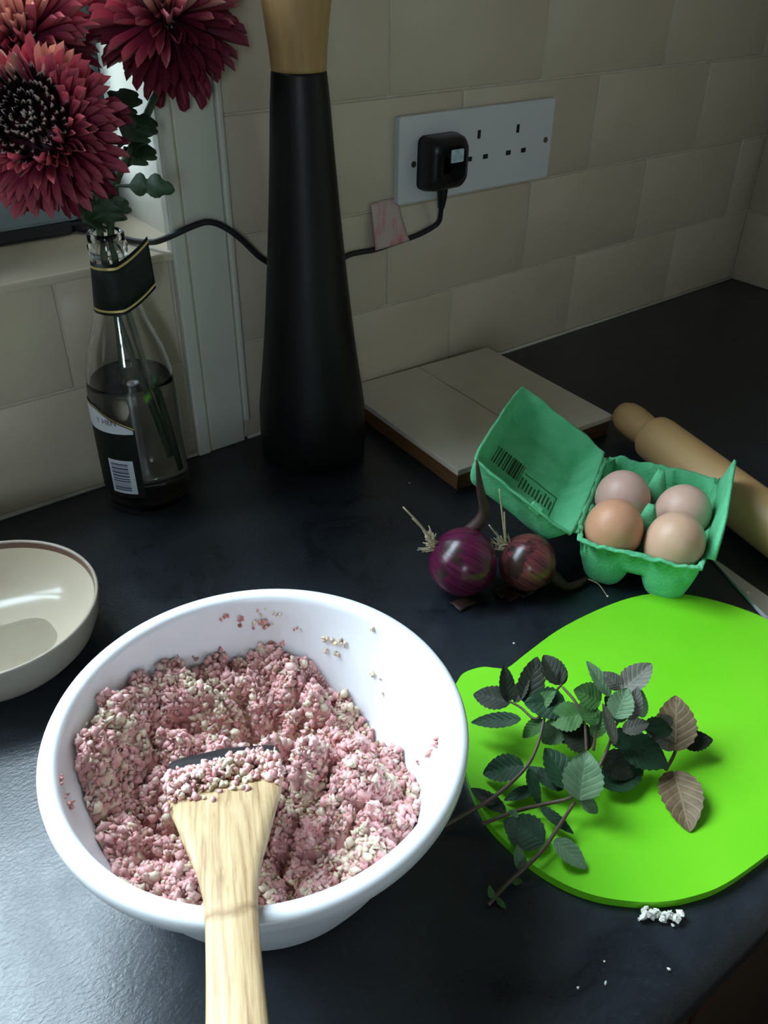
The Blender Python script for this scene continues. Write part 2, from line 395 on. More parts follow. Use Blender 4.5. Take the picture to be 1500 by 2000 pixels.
# window: reveal, sill, frame, panes
win = thing('window_1', (-.345, .15, ZS), 'grey painted window with a deep cream sill above the tiled wall', 'window', kind='structure')
bevel(mk('window_sill', *box(-1.0, WX, -.004, .15, ZS-.008, ZS), MT['tile'], win, False), .002)
mk('window_reveal', *box(WX-.004, WX+.001, .006, .15, ZS, 1.70), MT['paint'], win, False)
fr = join(box(-1.0, .27, .10, .16, ZS+.008, ZS+.05), box(-1.0, WX-.004, .10, .16, 1.65, 1.70), box(-1.0, -.95, .10, .16, ZS+.05, 1.65), box(.262, WX-.004, .14, .17, ZS, 1.65), box(-.37, -.32, .105, .16, ZS+.05, 1.65))
bevel(mk('window_frame', *fr, MT['frame'], win, False), .004)
mk('shadow_gap_strip', *box(-1.0, .262, .098, .15, ZS, ZS+.008), MT['rubber'], win, False)  # black strip standing in for the shaded gap under the frame
mk('window_pane', *box(-.95, -.37, .136, .140, ZS+.05, 1.65), MT['pane'], win, False)
mk('window_pane', *box(-.32, .262, .136, .140, ZS+.05, 1.65), MT['pane'], win, False)

w2 = thing('window_2', (-1.0, YF-.1, .42), 'small grey framed window in the wall opposite the worktop', 'window', kind='structure')
bevel(mk('window_frame', *join(box(-1.19,-1.16,YF-.13,YF-.07,.42,.98), box(-.84,-.81,YF-.13,YF-.07,.42,.98), box(-1.16,-.84,YF-.13,YF-.07,.42,.45), box(-1.16,-.84,YF-.13,YF-.07,.95,.98)), MT['frame'], w2, False), .004)
mk('window_pane', *box(-1.16,-.84,YF-.102,YF-.098,.45,.95), MT['pane'], w2, False)
tv = thing('flat_screen', (.05, .10, ZS), 'dark flat screen with grey lower bezel standing on the sill behind the flowers', 'screen')
bevel(mk('casing', *box(-.16, .246, .086, .125, ZS+.012, .475), MT['bezel'], tv, False), .004)
mk('screen_panel', *box(-.145, .231, .0845, .0862, ZS+.058, .462), MT['screen'], tv, False)
bevel(mk('foot', *box(-.158, .240, .089, .122, ZS+.0003, ZS+.0125), MT['rubber'], tv, False), .003)
trim = thing('trim_1', (.318, 0, 0), 'cream painted upright window trim board running down to the worktop', 'trim', kind='structure')
bevel(mk('trim_board', *box(.304, .341, -.005, .006, 0, 1.4), MT['paint'], trim, False), .0012)
bevel(mk('trim_edge', *box(.289, .3025, -.0075, .006, 0, 1.4), MT['paint'], trim, False), .002)
mk('caulk_line', *box(.3025, .304, -.0045, .006, 0, 1.4), MT['bead'], trim, False)
bevel(mk('trim_strip', *box(.3415, .3475, -.008, .006, .022, 1.4), MT['paint'], trim, False), .002)

# worktop with rounded front edge, cabinet below
pr = []
R = .014
for i in range(13): a = PI/2+PI/2*i/12; pr.append((-.612+R+R*math.cos(a), -R+R*math.sin(a)))
for i in range(13): a = PI+PI/2*i/12; pr.append((-.612+R+R*math.cos(a), -.036+R+R*math.sin(a)))
pr += [(0.004, -.036), (0.004, 0)]
n = len(pr); V = [(XL, y, z) for y, z in pr]+[(XR+.004, y, z) for y, z in pr]
Fc = [(i, (i+1) % n, n+(i+1) % n, n+i) for i in range(n)]+[tuple(range(n))[::-1], tuple(range(n, 2*n))]
wt = mk('worktop', V, Fc, MT['worktop'], None, False, origin=(0, -.3, -.036))
tagit(wt, 'dark blue-black slate-effect kitchen worktop with rounded front edge', 'worktop')
cb = thing('base_cabinet', (-.26, -.28, ZF), 'dark brown base cabinet run under the worktop', 'cabinet')
mk('body', *box(XL+.003, XR-.003, -.54, -.005, ZF+.0005, -.0365), MT['cabinet'], cb, False)
for k in range(4):
    x0 = XL+.005+k*.717
    d = bevel(mk('door', *box(x0+.004, x0+.709, -.56, -.5405, ZF+.1, -.045), MT['cabinet'], cb, False), .003)
    mk('handle', *tube([(x0+.1,-.56,-.12),(x0+.1,-.585,-.12),(x0+.2,-.585,-.12),(x0+.2,-.56,-.12)], .005, 8, 1), MT['screw'], d)

# caulk bead where the tiles meet the worktop
o = mk('trim_2', *tube([(.345,-.002,.001),(XR-.002,-.002,.001)], .0022, 8, 1), MT['paint']); tagit(o, 'thin pale sealant line between tiles and worktop right of the mill', 'trim', kind='structure')
o = mk('trim_3', *tube([(-.41,-.002,.001),(.289,-.002,.001)], .0022, 8, 1), MT['paint']); tagit(o, 'thin pale sealant line between tiles and worktop beside the bottle', 'trim', kind='structure')

# ------------------------------------------------------------------ power socket, plug, cable
def rrect(x0, x1, z0, z1, r, n=5):
    out = []
    for cx, cz, a0 in ((x1-r, z1-r, 0), (x0+r, z1-r, PI/2), (x0+r, z0+r, PI), (x1-r, z0+r, 1.5*PI)):
        for i in range(n+1): a = a0+PI/2*i/n; out.append((cx+r*math.cos(a), cz+r*math.sin(a)))
    return out
def slab_y(outline, y0, y1):
    n = len(outline); V = [(x,y0,z) for x,z in outline]+[(x,y1,z) for x,z in outline]
    return V, [tuple(range(n)), tuple(range(n,2*n))[::-1]]+[(i,n+i,n+(i+1)%n,(i+1)%n) for i in range(n)]
sk = thing('power_socket', (.632, 0, .204), 'white triple power socket plate on the cream tiles with one plug in', 'socket')
bevel(mk('plate', *slab_y(rrect(.5275, .7365, .2035, .2835, .003), -.009, -.0002), MT['whiteplastic'], sk, False), .0015)
for ox in (.574, .6290, .6833):
    if ox > .6:
        mk('pin_hole', *box(ox-.002, ox+.002, -.0094, -.007, .2545, .2625), MT['hole'], sk, False)
    for dx in (-.011, .011):
        if ox > .6: mk('pin_hole', *box(ox+dx-.0033, ox+dx+.0033, -.0094, -.007, .234, .2385), MT['hole'], sk, False)
for sx, sz in ((.5455,.240), (.7265,.243)):
    v = [(sx+.003*math.cos(2*PI*i/12), y, sz+.003*math.sin(2*PI*i/12)) for y in (-.0096,-.007) for i in range(12)]
    mk('screw', v, [tuple(range(12)), tuple(range(12,24))[::-1]]+[(i,12+i,12+(i+1)%12,(i+1)%12) for i in range(12)], MT['screw'], sk, False)
pg = thing('plug_and_lead', (.574, -.0092, .236), 'black mains plug with pale label and its black lead on the tiles', 'plug')
# plug body: rounded square that narrows towards the face, slanting grip at the foot
layers = [(-.0095, .0245, .0250, .007, 0), (-.016, .0250, .0255, .008, 0), (-.027, .0235, .0240, .009, .0005), (-.033, .0205, .0210, .010, .001), (-.0350, .0160, .0165, .010, .001)]
V = []; Fc = []; N = 24
for y, hw, hh, r, dz in layers:
    for (x, z) in rrect(.574-hw, .574+hw, .240-hh+dz, .240+hh+dz, r): V.append((x, y, z))
N = len(V)//len(layers)
for j in range(len(layers)-1):
    for i in range(N): Fc.append((j*N+i, (j+1)*N+i, (j+1)*N+(i+1)%N, j*N+(i+1)%N))
Fc += [tuple(range(N))[::-1], tuple((len(layers)-1)*N+i for i in range(N))]
body = mk('plug_body', V, Fc, MT['blackplastic'], pg)
bevel(mk('rating_label', *slab_y(rrect(.5705, .5865, .2425, .2545, .001), -.0354, -.0345), MT['plaglabel'], body, False), .0002)
mk('strain_relief', *tube([(.5745,-.020,.218),(.5755,-.019,.206),(.5765,-.017,.196)], [.0062,.0048,.0034], 10, 4), MT['blackplastic'], pg)
q = [(.5765,-.017,.198),(.579,-.014,.190),(.581,-.010,.181),(.578,-.0065,.1755),(.566,-.005,.171),(.5515,-.0045,.1682),(.527,-.0045,.166),(.5027,-.0045,.1638),(.485,-.0045,.1645),(.470,-.0045,.164),(.455,-.0045,.158),(.435,-.0045,.152),(.41,-.0045,.156),(.387,-.0075,.170),(.370,-.0105,.182),(.352,-.0115,.2015),(.337,-.0105,.2145),(.322,-.0100,.2210),(.305,-.0108,.2195),(.2930,-.0115,.2170),(.2845,-.004,.2120),(.2790,.010,.2065),(.272,.032,.2032),(.262,.060,.2030),(.250,.085,.2030),(.240,.11,.2030)]
mk('lead', *tube(q, .0026, 10, 5), MT['rubber'], pg)
# paper stuck over the lead
P = [[(.4985,-.0035,.2085),(.5150,-.0022,.2095),(.5325,-.0015,.2092)],[(.4990,-.0062,.193),(.5165,-.0058,.192),(.5365,-.0042,.191)],[(.4995,-.0080,.177),(.5190,-.0080,.176),(.5405,-.0078,.175)],[(.5010,-.0080,.1642),(.5220,-.0080,.1650),(.5445,-.0080,.1665)]]
o = mk('paper_tape', [p for r_ in P for p in r_], [f[::-1] for f in grid_faces(4,3)], MT['tape'], None, True, origin=(.52,-.006,.165))
sd = o.modifiers.new('solid','SOLIDIFY'); sd.thickness = .0006; sd.offset = 0; subsurf(o, 2).modifiers['subsurf'].subdivision_type = 'SIMPLE'
tagit(o, 'crumpled pinkish printed paper stuck over the black lead below the socket', 'paper')
P = [(.538,-.0007,.2033),(.566,-.0007,.2033),(.5665,-.0007,.186),(.5535,-.0085,.167),(.5445,-.0085,.167)]

# ------------------------------------------------------------------ pepper mill
mx, my = .3885, -.0585
ml = thing('pepper_mill', (mx, my, 0), 'tall black pepper mill with a pale wooden head', 'pepper mill')
prof = [(.047,0),(.0505,.002),(.0512,.02),(.0503,.051),(.0478,.07),(.0445,.094),(.0412,.12),(.0385,.144),(.0338,.191),(.0299,.234),(.0266,.275),(.0239,.313),(.0218,.335),(.0213,.3365)]
mk('body', *lathe(prof, mx, my, 72), MT['millblack'], ml)
prof = [(.0212,.3368),(.0216,.339),(.0222,.35),(.0240,.366),(.0262,.385),(.0285,.41),(.0295,.435),(.0270,.458),(.019,.474),(.008,.480)]
mk('head', *lathe(prof, mx, my, 64), MT['millwood'], ml)

# ------------------------------------------------------------------ beer bottle with water
bx, by = .2225, -.0405
bt = thing('glass_bottle', (bx, by, 0), 'clear glass bottle with dark peeling labels, half filled with water', 'bottle')
outer = [(.026,0),(.0325,.0008),(.0358,.004),(.0368,.012),(.0369,.06),(.0366,.100),(.0358,.115),(.0340,.128),(.0305,.143),(.0258,.155),(.0215,.167),(.0182,.180),(.0162,.194),(.0146,.208),(.0136,.218),(.0136,.2205),(.0150,.2225),(.0150,.2275),(.0138,.2295),(.0140,.232),(.0138,.236),(.0128,.2372)]
inner = [(.0100,.2366),(.0096,.22),(.0118,.205),(.0150,.182),(.0185,.168),(.0230,.155),(.0278,.143),(.0313,.128),(.0333,.114),(.0341,.10),(.0344,.06),(.0343,.013),(.0310,.0075),(.018,.0085)]
mk('bottle_glass', *lathe(outer+inner, bx, by, 72), MT['glass'], bt)
wprof = [(.018,.0078),(.0314,.0068),(.0351,.0128),(.0352,.06),(.0349,.10),(.0341,.114),(.0334,.1185),(.0318,.1180),(.015,.1178)]
mk('water', *lathe(wprof, bx, by, 64), MT['water'], bt, label='water standing in the lower half of the bottle')
ph0 = math.atan2(CAM.y-by, CAM.x-bx)
def rad_at(z):
    for (r0,z0),(r1,z1) in zip(outer, outer[1:]):
        if z0 <= z <= z1: return r0+(r1-r0)*(z-z0)/(z1-z0+1e-9)
    return .014
def wrap(d, z, off=.0004): a = ph0+d; r = rad_at(z)+off; return (bx+r*math.cos(a), by+r*math.sin(a), z)
def label_patch(name, d0, d1, zb, zt, m, parent, off, nu=20, nv=8):
    V = []; Fc = grid_faces(nu, nv)
    for i in range(nu):
        d = d0+(d1-d0)*i/(nu-1); b_ = zb(d) if callable(zb) else zb; t = zt(d) if callable(zt) else zt
        for j in range(nv): V.append(wrap(d, b_+(t-b_)*j/(nv-1), off))
    o = mk(name, V, Fc, m, parent); return o
R_ = math.radians
ztop = lambda d: .0905+max(0, min(1, (R_(-14)-d)/R_(45)))*.014 if d < R_(-14) else .0905-(d-R_(-14))/R_(8)*.003
lb = label_patch('back_label', R_(-98), R_(-6), .020, lambda d: ztop(d)-.0006, MT['label_dark'], bt, .0004)
label_patch('label_banner', R_(-98), R_(-8), lambda d: ztop(R_(-8))-.0055+.000*d, lambda d: ztop(d)-.0022, MT['label_white'], lb, .0008)
label_patch('gold_edge', R_(-98), R_(-6), lambda d: ztop(d)-.0012, ztop, MT['gold'], lb, .0009, 20, 2)
bc = label_patch('barcode_panel', R_(-50), R_(-15), .0245, .0575, MT['label_white'], lb, .0008)
z = .0275; k = 0
while z < .0545:
    h = random.choice((.0006,.0009,.0014,.0018)); label_patch('barcode_bar', R_(-46), R_(-22), z, z+h, MT['ink_blue'], bc, .0011, 10, 2); z += h+random.choice((.0007,.001,.0013))
def text_mesh(body, size):
    cu = bpy.data.curves.new('t', 'FONT'); cu.body = body; cu.size = size; cu.align_x = 'CENTER'
    to = bpy.data.objects.new('t', cu); COL.objects.link(to)
    dg = bpy.context.evaluated_depsgraph_get(); me = to.evaluated_get(dg).to_mesh()
    V = [tuple(v.co) for v in me.vertices]; Fc = [tuple(p.vertices) for p in me.polygons]
    to.evaluated_get(dg).to_mesh_clear(); bpy.data.objects.remove(to); bpy.data.curves.remove(cu)
    return V, Fc
tv, tf = text_mesh('Y HEN', .0068)
V = [wrap(R_(-42)+x/.0369, .0905+y, .0012) for x, y, _ in tv]
mk('label_lettering', V, tf, MT['ink'], lb, False)
# neck label, stuck on the left and peeling away to the right
def neck(s, t):      # s along the strip 0..1, t height 0..1
    zb, zt = .1775, .2165
    z0 = zb+(zt-zb)*t
    d_att = R_(14)
    r = .0138+(.0176-.0138)*(1-t)+.0006
    if s < .5:
        d = R_(-100)+(d_att-R_(-100))*s/.5; a = ph0+d
        return Vector((bx+r*math.cos(a), by+r*math.sin(a), z0))
    a = ph0+d_att; p = Vector((bx+r*math.cos(a), by+r*math.sin(a), z0)); tg = Vector((-math.sin(a), math.cos(a), 0))
    l = (s-.5)/.5*.0275
    return p+tg*l+Vector((0,0,.35*l+.25*l*l/.0275))+Vector((math.cos(a),math.sin(a),0))*(-.004*(s-.5)**2)
def neck_patch(name, t0, t1, m, parent, off=0, nu=24, nv=4):
    V = []
    for i in range(nu):
        for j in range(nv):
            s = i/(nu-1); p = neck(s, t0+(t1-t0)*j/(nv-1)); q_ = neck(min(s+.01,1), .5)-neck(max(s-.01,0), .5)
            nrm = Vector((q_.y,-q_.x,0)).normalized(); V.append(tuple(p+nrm*off))
    o = mk(name, V, grid_faces(nu, nv), m, parent)
    if not off:
        sd = o.modifiers.new('solid','SOLIDIFY'); sd.thickness = .0003; sd.offset = 0
    return o
nl = neck_patch('neck_label', 0, 1, MT['label_dark'], bt)
neck_patch('gold_line', .055, .10, MT['gold'], nl, .0004); neck_patch('gold_line', .88, .93, MT['gold'], nl, .0004)

# ------------------------------------------------------------------ chrysanthemums
def petal_mesh(name, wd, cup, curl, m, point=.12):
    nu, nv = 5, 10; V = []; uv = []
    for j in range(nv):
        t = j/(nv-1); ww = wd*(.30+.70*math.sin(PI*min(t*.62+.02,.5)))*(1 if t < .72 else math.sqrt(max(0, 1-((t-.72)/.28)**2))*(1-point)+point*(1-(t-.72)/.28)+.02)
        yb = t; zb = curl*t*t
        for i in range(nu):
            u = (i/(nu-1)-.5)*2; V.append((u*ww*.5, yb, zb+cup*ww*u*u)); uv.append((i/(nu-1), t))
    V = [(x,y,z) for x,y,z in V]
    me = bpy.data.meshes.new(name); me.from_pydata(V, [], [(j*nu+i, j*nu+i+1, (j+1)*nu+i+1, (j+1)*nu+i) for j in range(nv-1) for i in range(nu-1)])
    L = me.uv_layers.new(name='UVMap')
    for lp in me.loops: L.data[lp.index].uv = uv[lp.vertex_index]
    me.polygons.foreach_set('use_smooth', [True]*len(me.polygons)); me.materials.append(m); return me
PM = {k: [petal_mesh('petal', wd, cup, curl, PET[k]) for wd, cup, curl in ((.165,.8,.20),(.19,1.0,.36),(.145,.75,.08))] for k in ('pink','peach','dark')}
PM['core'] = [petal_mesh('floret', .20, .9, .25, PET['core'], .1)]
def chrysanthemum(label, c, nrm, rings, stem_pts, disc_r, leaf_spec=(), dens=1.6):
    c = Vector(c); nrm = Vector(nrm).normalized(); ex = nrm.orthogonal().normalized(); ey = nrm.cross(ex)
    t = thing('chrysanthemum', stem_pts[-1], label, 'flower', 'chrysanthemums in the bottle')
    o0 = wloc(t)
    hv, hf = lathe([(.001,-.5),(.7,-.35),(1,0),(.8,.3),(.01,.42)], 0, 0, 20)
    hv = [c+(ex*x+ey*y+nrm*z)*disc_r for x,y,z in hv]
    mk('flower_disc', hv, hf, PET['dark'], t)
    for (num, rr, elev, ln, keyf, dz, jit) in rings:
        if keyf != 'core': num = int(num*dens); jit += 5
        for i in range(num):
            a = 2*PI*(i+random.uniform(-.3,.3))/num+rr*700; e = math.radians(elev+random.uniform(-jit,jit))
            rad = ex*math.cos(a)+ey*math.sin(a); tg = nrm.cross(rad)
            yv = rad*math.cos(e)+nrm*math.sin(e); zv = nrm*math.cos(e)-rad*math.sin(e); xv = yv.cross(zv)
            p = c+rad*rr+nrm*dz; key = keyf(rad, yv) if callable(keyf) else keyf
            l = ln*random.uniform(.86,1.12); me = random.choice(PM[key])
            o = bpy.data.objects.new('floret' if key == 'core' else 'petal', me); COL.objects.link(o); o.parent = t
            mw = Matrix.Identity(4); wsc = l*random.uniform(.9,1.15)
            for k in range(3): mw[k][0] = xv[k]*wsc; mw[k][1] = yv[k]*l; mw[k][2] = zv[k]*l; mw[k][3] = p[k]-o0[k]
            o.matrix_local = mw
    mk('stem', *tube([tuple(c-nrm*disc_r*.4)]+stem_pts, [.0032,.0028,.0026], 8, 6), MT['stem_g'], t)
    for sp in leaf_spec: chrys_leaf(t, *sp)
    return t
def chrys_leaf(parent, b, tip, wd, nrm, curl=.1):
    b = Vector(b); tip = Vector(tip); ax = tip-b; ln = ax.length; ax.normalize(); nrm = Vector(nrm); nrm = (nrm-ax*nrm.dot(ax)).normalized(); sx = ax.cross(nrm)
    half = [(0,.03),(.10,.04),(.24,.06),(.30,.22),(.36,.36),(.43,.42),(.49,.36),(.52,.25),(.55,.24),(.60,.36),(.68,.44),(.76,.40),(.80,.28),(.84,.24),(.90,.24),(.96,.16),(1.0,.02)]
    V = []; n = len(half)
    for i, (t, h) in enumerate(half):
        for s in (-1, 0, 1):
            hh = h*wd*s; V.append(tuple(b+ax*(t*ln)+sx*hh+nrm*(-curl*ln*t*t+abs(hh)*.35)))
    Fc = []
    for i in range(n-1): Fc += [(i*3, i*3+1, i*3+4, i*3+3), (i*3+1, i*3+2, i*3+5, i*3+4)]
    o = mk('leaf', V, Fc, MT['leaf_c'], parent, True); sd = o.modifiers.new('solid','SOLIDIFY'); sd.thickness = .0007; return o
def ray(px, py, d): return CAM+(fw+rt*((px-750)/F_PX)-up*((py-1000)/F_PX))*d
tocam = -fw
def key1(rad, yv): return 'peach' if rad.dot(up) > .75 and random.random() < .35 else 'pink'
neck_top = Vector((bx, by, .240))
inb = lambda a, b_, z: Vector((bx+rt.x*a+fw.x*b_, by+rt.y*a+fw.y*b_, z))
f1 = ray(72, 245, .53); f2 = ray(322, 5, .60); f3 = ray(28, 45, .575)
n1 = (tocam*1.0-up*.02-rt*.08)
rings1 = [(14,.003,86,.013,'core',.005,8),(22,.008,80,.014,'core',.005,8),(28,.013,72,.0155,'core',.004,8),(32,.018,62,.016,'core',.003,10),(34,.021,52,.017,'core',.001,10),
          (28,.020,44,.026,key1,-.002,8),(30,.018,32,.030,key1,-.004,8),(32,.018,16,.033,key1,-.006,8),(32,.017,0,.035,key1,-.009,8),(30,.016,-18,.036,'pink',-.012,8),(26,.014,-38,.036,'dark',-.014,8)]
lf1 = []
chrysanthemum('crimson chrysanthemum with a dark white-flecked centre turned to the room', f1, n1, rings1,
   [tuple(f1-n1*.05+Vector((.01,0,-.02))), tuple(inb(-.003,-.004,.262)), tuple(inb(-.003,-.003,.225)), tuple(inb(-.004,0,.19)), tuple(inb(.004,.004,.13)), tuple(inb(.02,-.004,.045))], .0225)
n2 = Vector((-.25,-.55,.80)).normalized()
def key2(rad, yv): return 'peach' if yv.z > .05 and random.random() < .75 else ('pink' if rad.dot(rt) < .1 or yv.z > -.2 else 'dark')  # paler upward petals, darker lower right ones: fall of light put into colour
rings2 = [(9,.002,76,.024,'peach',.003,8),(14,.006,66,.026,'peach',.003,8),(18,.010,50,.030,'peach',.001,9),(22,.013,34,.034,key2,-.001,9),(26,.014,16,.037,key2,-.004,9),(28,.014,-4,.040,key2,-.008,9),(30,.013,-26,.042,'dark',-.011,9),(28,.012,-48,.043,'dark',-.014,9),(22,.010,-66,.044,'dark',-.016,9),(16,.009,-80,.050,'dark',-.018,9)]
lv2 = [((ray(225,362,.595)), ray(340,365,.60), .022, tocam+Vector((0,0,.3)), .1), (ray(228,290,.60), ray(300,225,.615), .030, tocam, .1), (ray(240,330,.60), ray(298,285,.615), .026, tocam, .05), (ray(225,250,.61), ray(255,170,.615), .03, tocam, .1), (ray(262,300,.605), ray(285,240,.612), .022, tocam, .05)]
chrysanthemum('dusky pink chrysanthemum with peach petals, drooping against the trim board', f2, n2, rings2,
   [tuple(f2-n2*.045), tuple(ray(265,270,.612)), tuple(ray(225,360,.60)), tuple(inb(.004,.003,.242)), tuple(inb(.005,.002,.19)), tuple(inb(.014,-.002,.13)), tuple(inb(.028,-.004,.03))], .013, lv2, 1.34)
n3 = Vector((-.3,-.5,.8)).normalized()
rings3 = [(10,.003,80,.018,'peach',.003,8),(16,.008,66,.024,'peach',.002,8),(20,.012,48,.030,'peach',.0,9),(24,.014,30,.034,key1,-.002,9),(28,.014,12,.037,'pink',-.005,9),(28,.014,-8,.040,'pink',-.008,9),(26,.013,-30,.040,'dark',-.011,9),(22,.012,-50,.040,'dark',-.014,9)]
lv3 = [(ray(215,440,.60), ray(150,400,.585), .026, tocam+Vector((0,0,.6)), .05), (ray(218,445,.605), ray(175,375,.60), .026, tocam, .05), (ray(215,446,.60), ray(240,385,.60), .024, tocam, .05), (ray(222,446,.595), ray(200,390,.575), .028, tocam, .1), (ray(212,448,.60), ray(165,425,.58), .022, tocam+Vector((0,0,.5)), .05)]
chrysanthemum('dusky pink chrysanthemum with pale upright petals beside the window pane', f3, n3, rings3,
   [tuple(f3-n3*.05), tuple(ray(150,300,.62)), tuple(inb(-.006,.006,.255)), tuple(inb(-.005,.004,.22)), tuple(inb(-.004,.008,.18)), tuple(inb(-.01,.012,.10))], .016, lv3)

# ------------------------------------------------------------------ tile trivet on a wooden base
tr = thing('tile_trivet', (.5575, -.1075, 0), 'square trivet of two cream tiles on a brown wood base by the wall', 'trivet')
tr.rotation_euler = (0, 0, R_(-3.2))
def loc_part(name, v, m, parent, bev=0, smooth=False):
    me = bpy.data.meshes.new(name); me.from_pydata([tuple(q) for q in v[0]], [], v[1]); me.update(); me.materials.append(m)
    if smooth: me.polygons.foreach_set('use_smooth', [True]*len(me.polygons))
    o = bpy.data.objects.new(name, me); COL.objects.link(o); o.parent = parent
    if bev: bevel(o, bev)
    return o
loc_part('wood_base', box(-.0985,.0985,-.0985,.0985,0,.0165), MT['ply'], tr, .0008)
loc_part('trivet_tile', box(-.1,-.0006,-.1,.1,.0165,.0225), MT['trivet'], tr, .0008)
loc_part('trivet_tile', box(.0006,.1,-.1,.1,.0165,.0225), MT['trivet'], tr, .0008)

# ------------------------------------------------------------------ egg box and eggs
cc = Vector((.5175,-.3625,0)); eL = Vector((math.cos(R_(30)), math.sin(R_(30)), 0)); eW = Vector((math.sin(R_(30)), -math.cos(R_(30)), 0))
eb = thing('egg_box', cc, 'open green moulded-pulp egg box with lid folded back', 'egg box')
def cpt(u, v, z): return cc+eW*u+eL*v+Vector((0,0,z))
HU, HV = .0485, .0705
def tray_h(u, v):
    best = 9
    for cu_ in (-.0235,.0235):
        for cv in (-.046,0,.046):
            d = (abs((u-cu_)/.0235)**2.4+abs((v-cv)/.023)**2.4)**(1/2.4); best = min(best, d)
    s = max(0, min(1, (best-.50)/.50)); h = .0035+.0415*s**1.6
    edge = min(HU-abs(u), HV-abs(v))
    if edge > .005: h = min(h, .023+max(0, .0095-edge)*2.6)
    for cv in (-.023,.023):
        d = max(abs(u)*1.05, abs(v-cv)*.95)+.25*min(abs(u),abs(v-cv)); top = .066 if cv > 0 else .061
        h = max(h, min(top, top-(d-.0035)*3.4))
    if edge < .0035: h = .0450+.0030*nz(u*70,v*70,2)+.0014*nz(u*220,v*220,2)
    return h+.0006*nz(u*140,v*140)
nu, nv = 60, 86; V = []
for i in range(nu):
    for j in range(nv):
        un = -1+2*i/(nu-1); vn = -1+2*j/(nv-1); k = 1-.045*(un*un*vn*vn)**2
        u, v = un*HU, vn*HV; h = tray_h(u, v); V.append(tuple(cpt(u*k, v*k, h)))
o = mk('tray', V, grid_faces(nu, nv), MT['cardboard'], eb); sd = o.modifiers.new('solid','SOLIDIFY'); sd.thickness = .0019; sd.offset = 1
# raised closing flap along the side opposite the hinge
V = []
for i in range(24):
    t = i/23; v = -.052+.121*t; top = .028*min(1, (t/.16)**.6, ((1-t)/.10)**.6+.02)+.001*nz(t*9,3)
    for j in range(6):
        s = j/5; V.append(tuple(cpt(HU-.0015+.007*s, v, .0445+top*s)))
o = mk('closing_flap', V, grid_faces(24, 6), MT['cardboard'], eb); sd = o.modifiers.new('solid','SOLIDIFY'); sd.thickness = .0022; sd.offset = 0
PHI = R_(31)
pdir = -eW*math.cos(PHI)+Vector((0,0,math.sin(PHI))); pn = eW*math.sin(PHI)+Vector((0,0,math.cos(PHI)))
hinge = cc-eW*(HU+.001)+Vector((0,0,.0455))
def lpt(p, v, dep): return hinge+pdir*p+eL*v-pn*dep
LW = .099
def lid_d(p, v):
    e1 = min(p, LW-p); e2 = HV-abs(v); sc = .0035*(.5+.5*math.cos(v/HV*PI*2)); sc2 = .0035*(.5+.5*math.cos((p/LW-.5)*PI*2.2))
    d1 = max(0, min(1, (e1-.002)/(.012+sc))); d2 = max(0, min(1, (e2-.002)/(.012+sc2)))
    s = (1-(1-d1)**2.2)*(1-(1-d2)**2.2)
    return .026*s+.0017*nz(p*60,v*60,5)*(1 if min(e1,e2) < .003 else .2)
V = []; nu, nv = 50, 70
for i in range(nu):
    for j in range(nv):
        pn_ = i/(nu-1); vn = -1+2*j/(nv-1); un = -1+2*pn_; k = 1-.05*(un*un*vn*vn)**2
        p = LW/2+un*LW/2*k; v = vn*HV*k; V.append(tuple(lpt(p, v, lid_d(LW*pn_, vn*HV))))
lid = mk('lid', V, grid_faces(nu, nv), MT['cardboard'], eb); sd = lid.modifiers.new('solid','SOLIDIFY'); sd.thickness = .0019; sd.offset = 0
V = [tuple(cpt(-HU+.002, -HV*.86+.0012*i*0+2*HV*.86*i/11, .0455)) for i in range(12)]+[tuple(lpt(.002, -HV*.86+2*HV*.86*i/11, .001)) for i in range(12)]
o = mk('hinge', V, [(i,i+1,13+i,12+i) for i in range(11)], MT['cardboard'], eb); sd = o.modifiers.new('solid','SOLIDIFY'); sd.thickness = .0018; sd.offset = 0
# latch knob on the lid's side wall
v_, f_ = box(-.005,.005,-.0022,.0022,-.003,.004)
o = mk('latch_tab', [lpt(.036+x, -HV+.003+y, .001-z) for x,y,z in v_], f_, MT['cardboard'], lid, False); bevel(o, .001)
def lidprint(p0, p1, v0, v1):
    q_ = [lpt(p, v, lid_d(p, v)-.0013) for p, v in ((p0,v0),(p1,v0),(p1,v1),(p0,v1))]
    return [tuple(x) for x in q_], [(0,1,2,3)]
pp = .0815; parts = []
for h, g in ((.0007,.0016),(.0012,.0016),(.0007,.0014),(.0016,.0018),(.0007,.0012),(.0014,.0016),(.0007,.0010),(.0026,.0008),(.0012,.0008),(.0022,.0010),(.0010,.0012),(.0006,.001)):
    parts.append(lidprint(pp-h, pp, -.018, .008)); pp -= h+g
mk('printed_barcode', *join(*parts), MT['print'], lid, False)
parts = []
for k in range(10):
    p = .051-k*.0034; parts.append(lidprint(p-.0012, p, -.024+random.uniform(0,.003), -.008+random.uniform(-.003,.003)))
for a in ((.0165,.0172,-.029,.000),(.0165,.051,-.001,.000),): parts.append(lidprint(*a))
mk('printed_stamp', *join(*parts), MT['print'], lid, False)
def egg(label, u, v, z, m, tilt, r=.0222, ln=.0575):
    p = cpt(u, v, z); n = 24; V = []; Fc = []; Rm = Matrix.Rotation(tilt[0], 3, 'X') @ Matrix.Rotation(tilt[1], 3, 'Y')
    prof = []
    for i in range(21):
        t = PI*i/20; y = -math.cos(t); rr = math.sin(t)*(1+.11*y)*r*1.0; prof.append((max(rr,.00005), y*ln/2))
    v_, f_ = lathe(prof, 0, 0, 32)
    V = [tuple(p+Rm @ Vector(q_)) for q_ in v_]
    o = mk('egg', V, f_, m, None, True, origin=(p.x,p.y,p.z-ln/2)); tagit(o, label, 'egg')
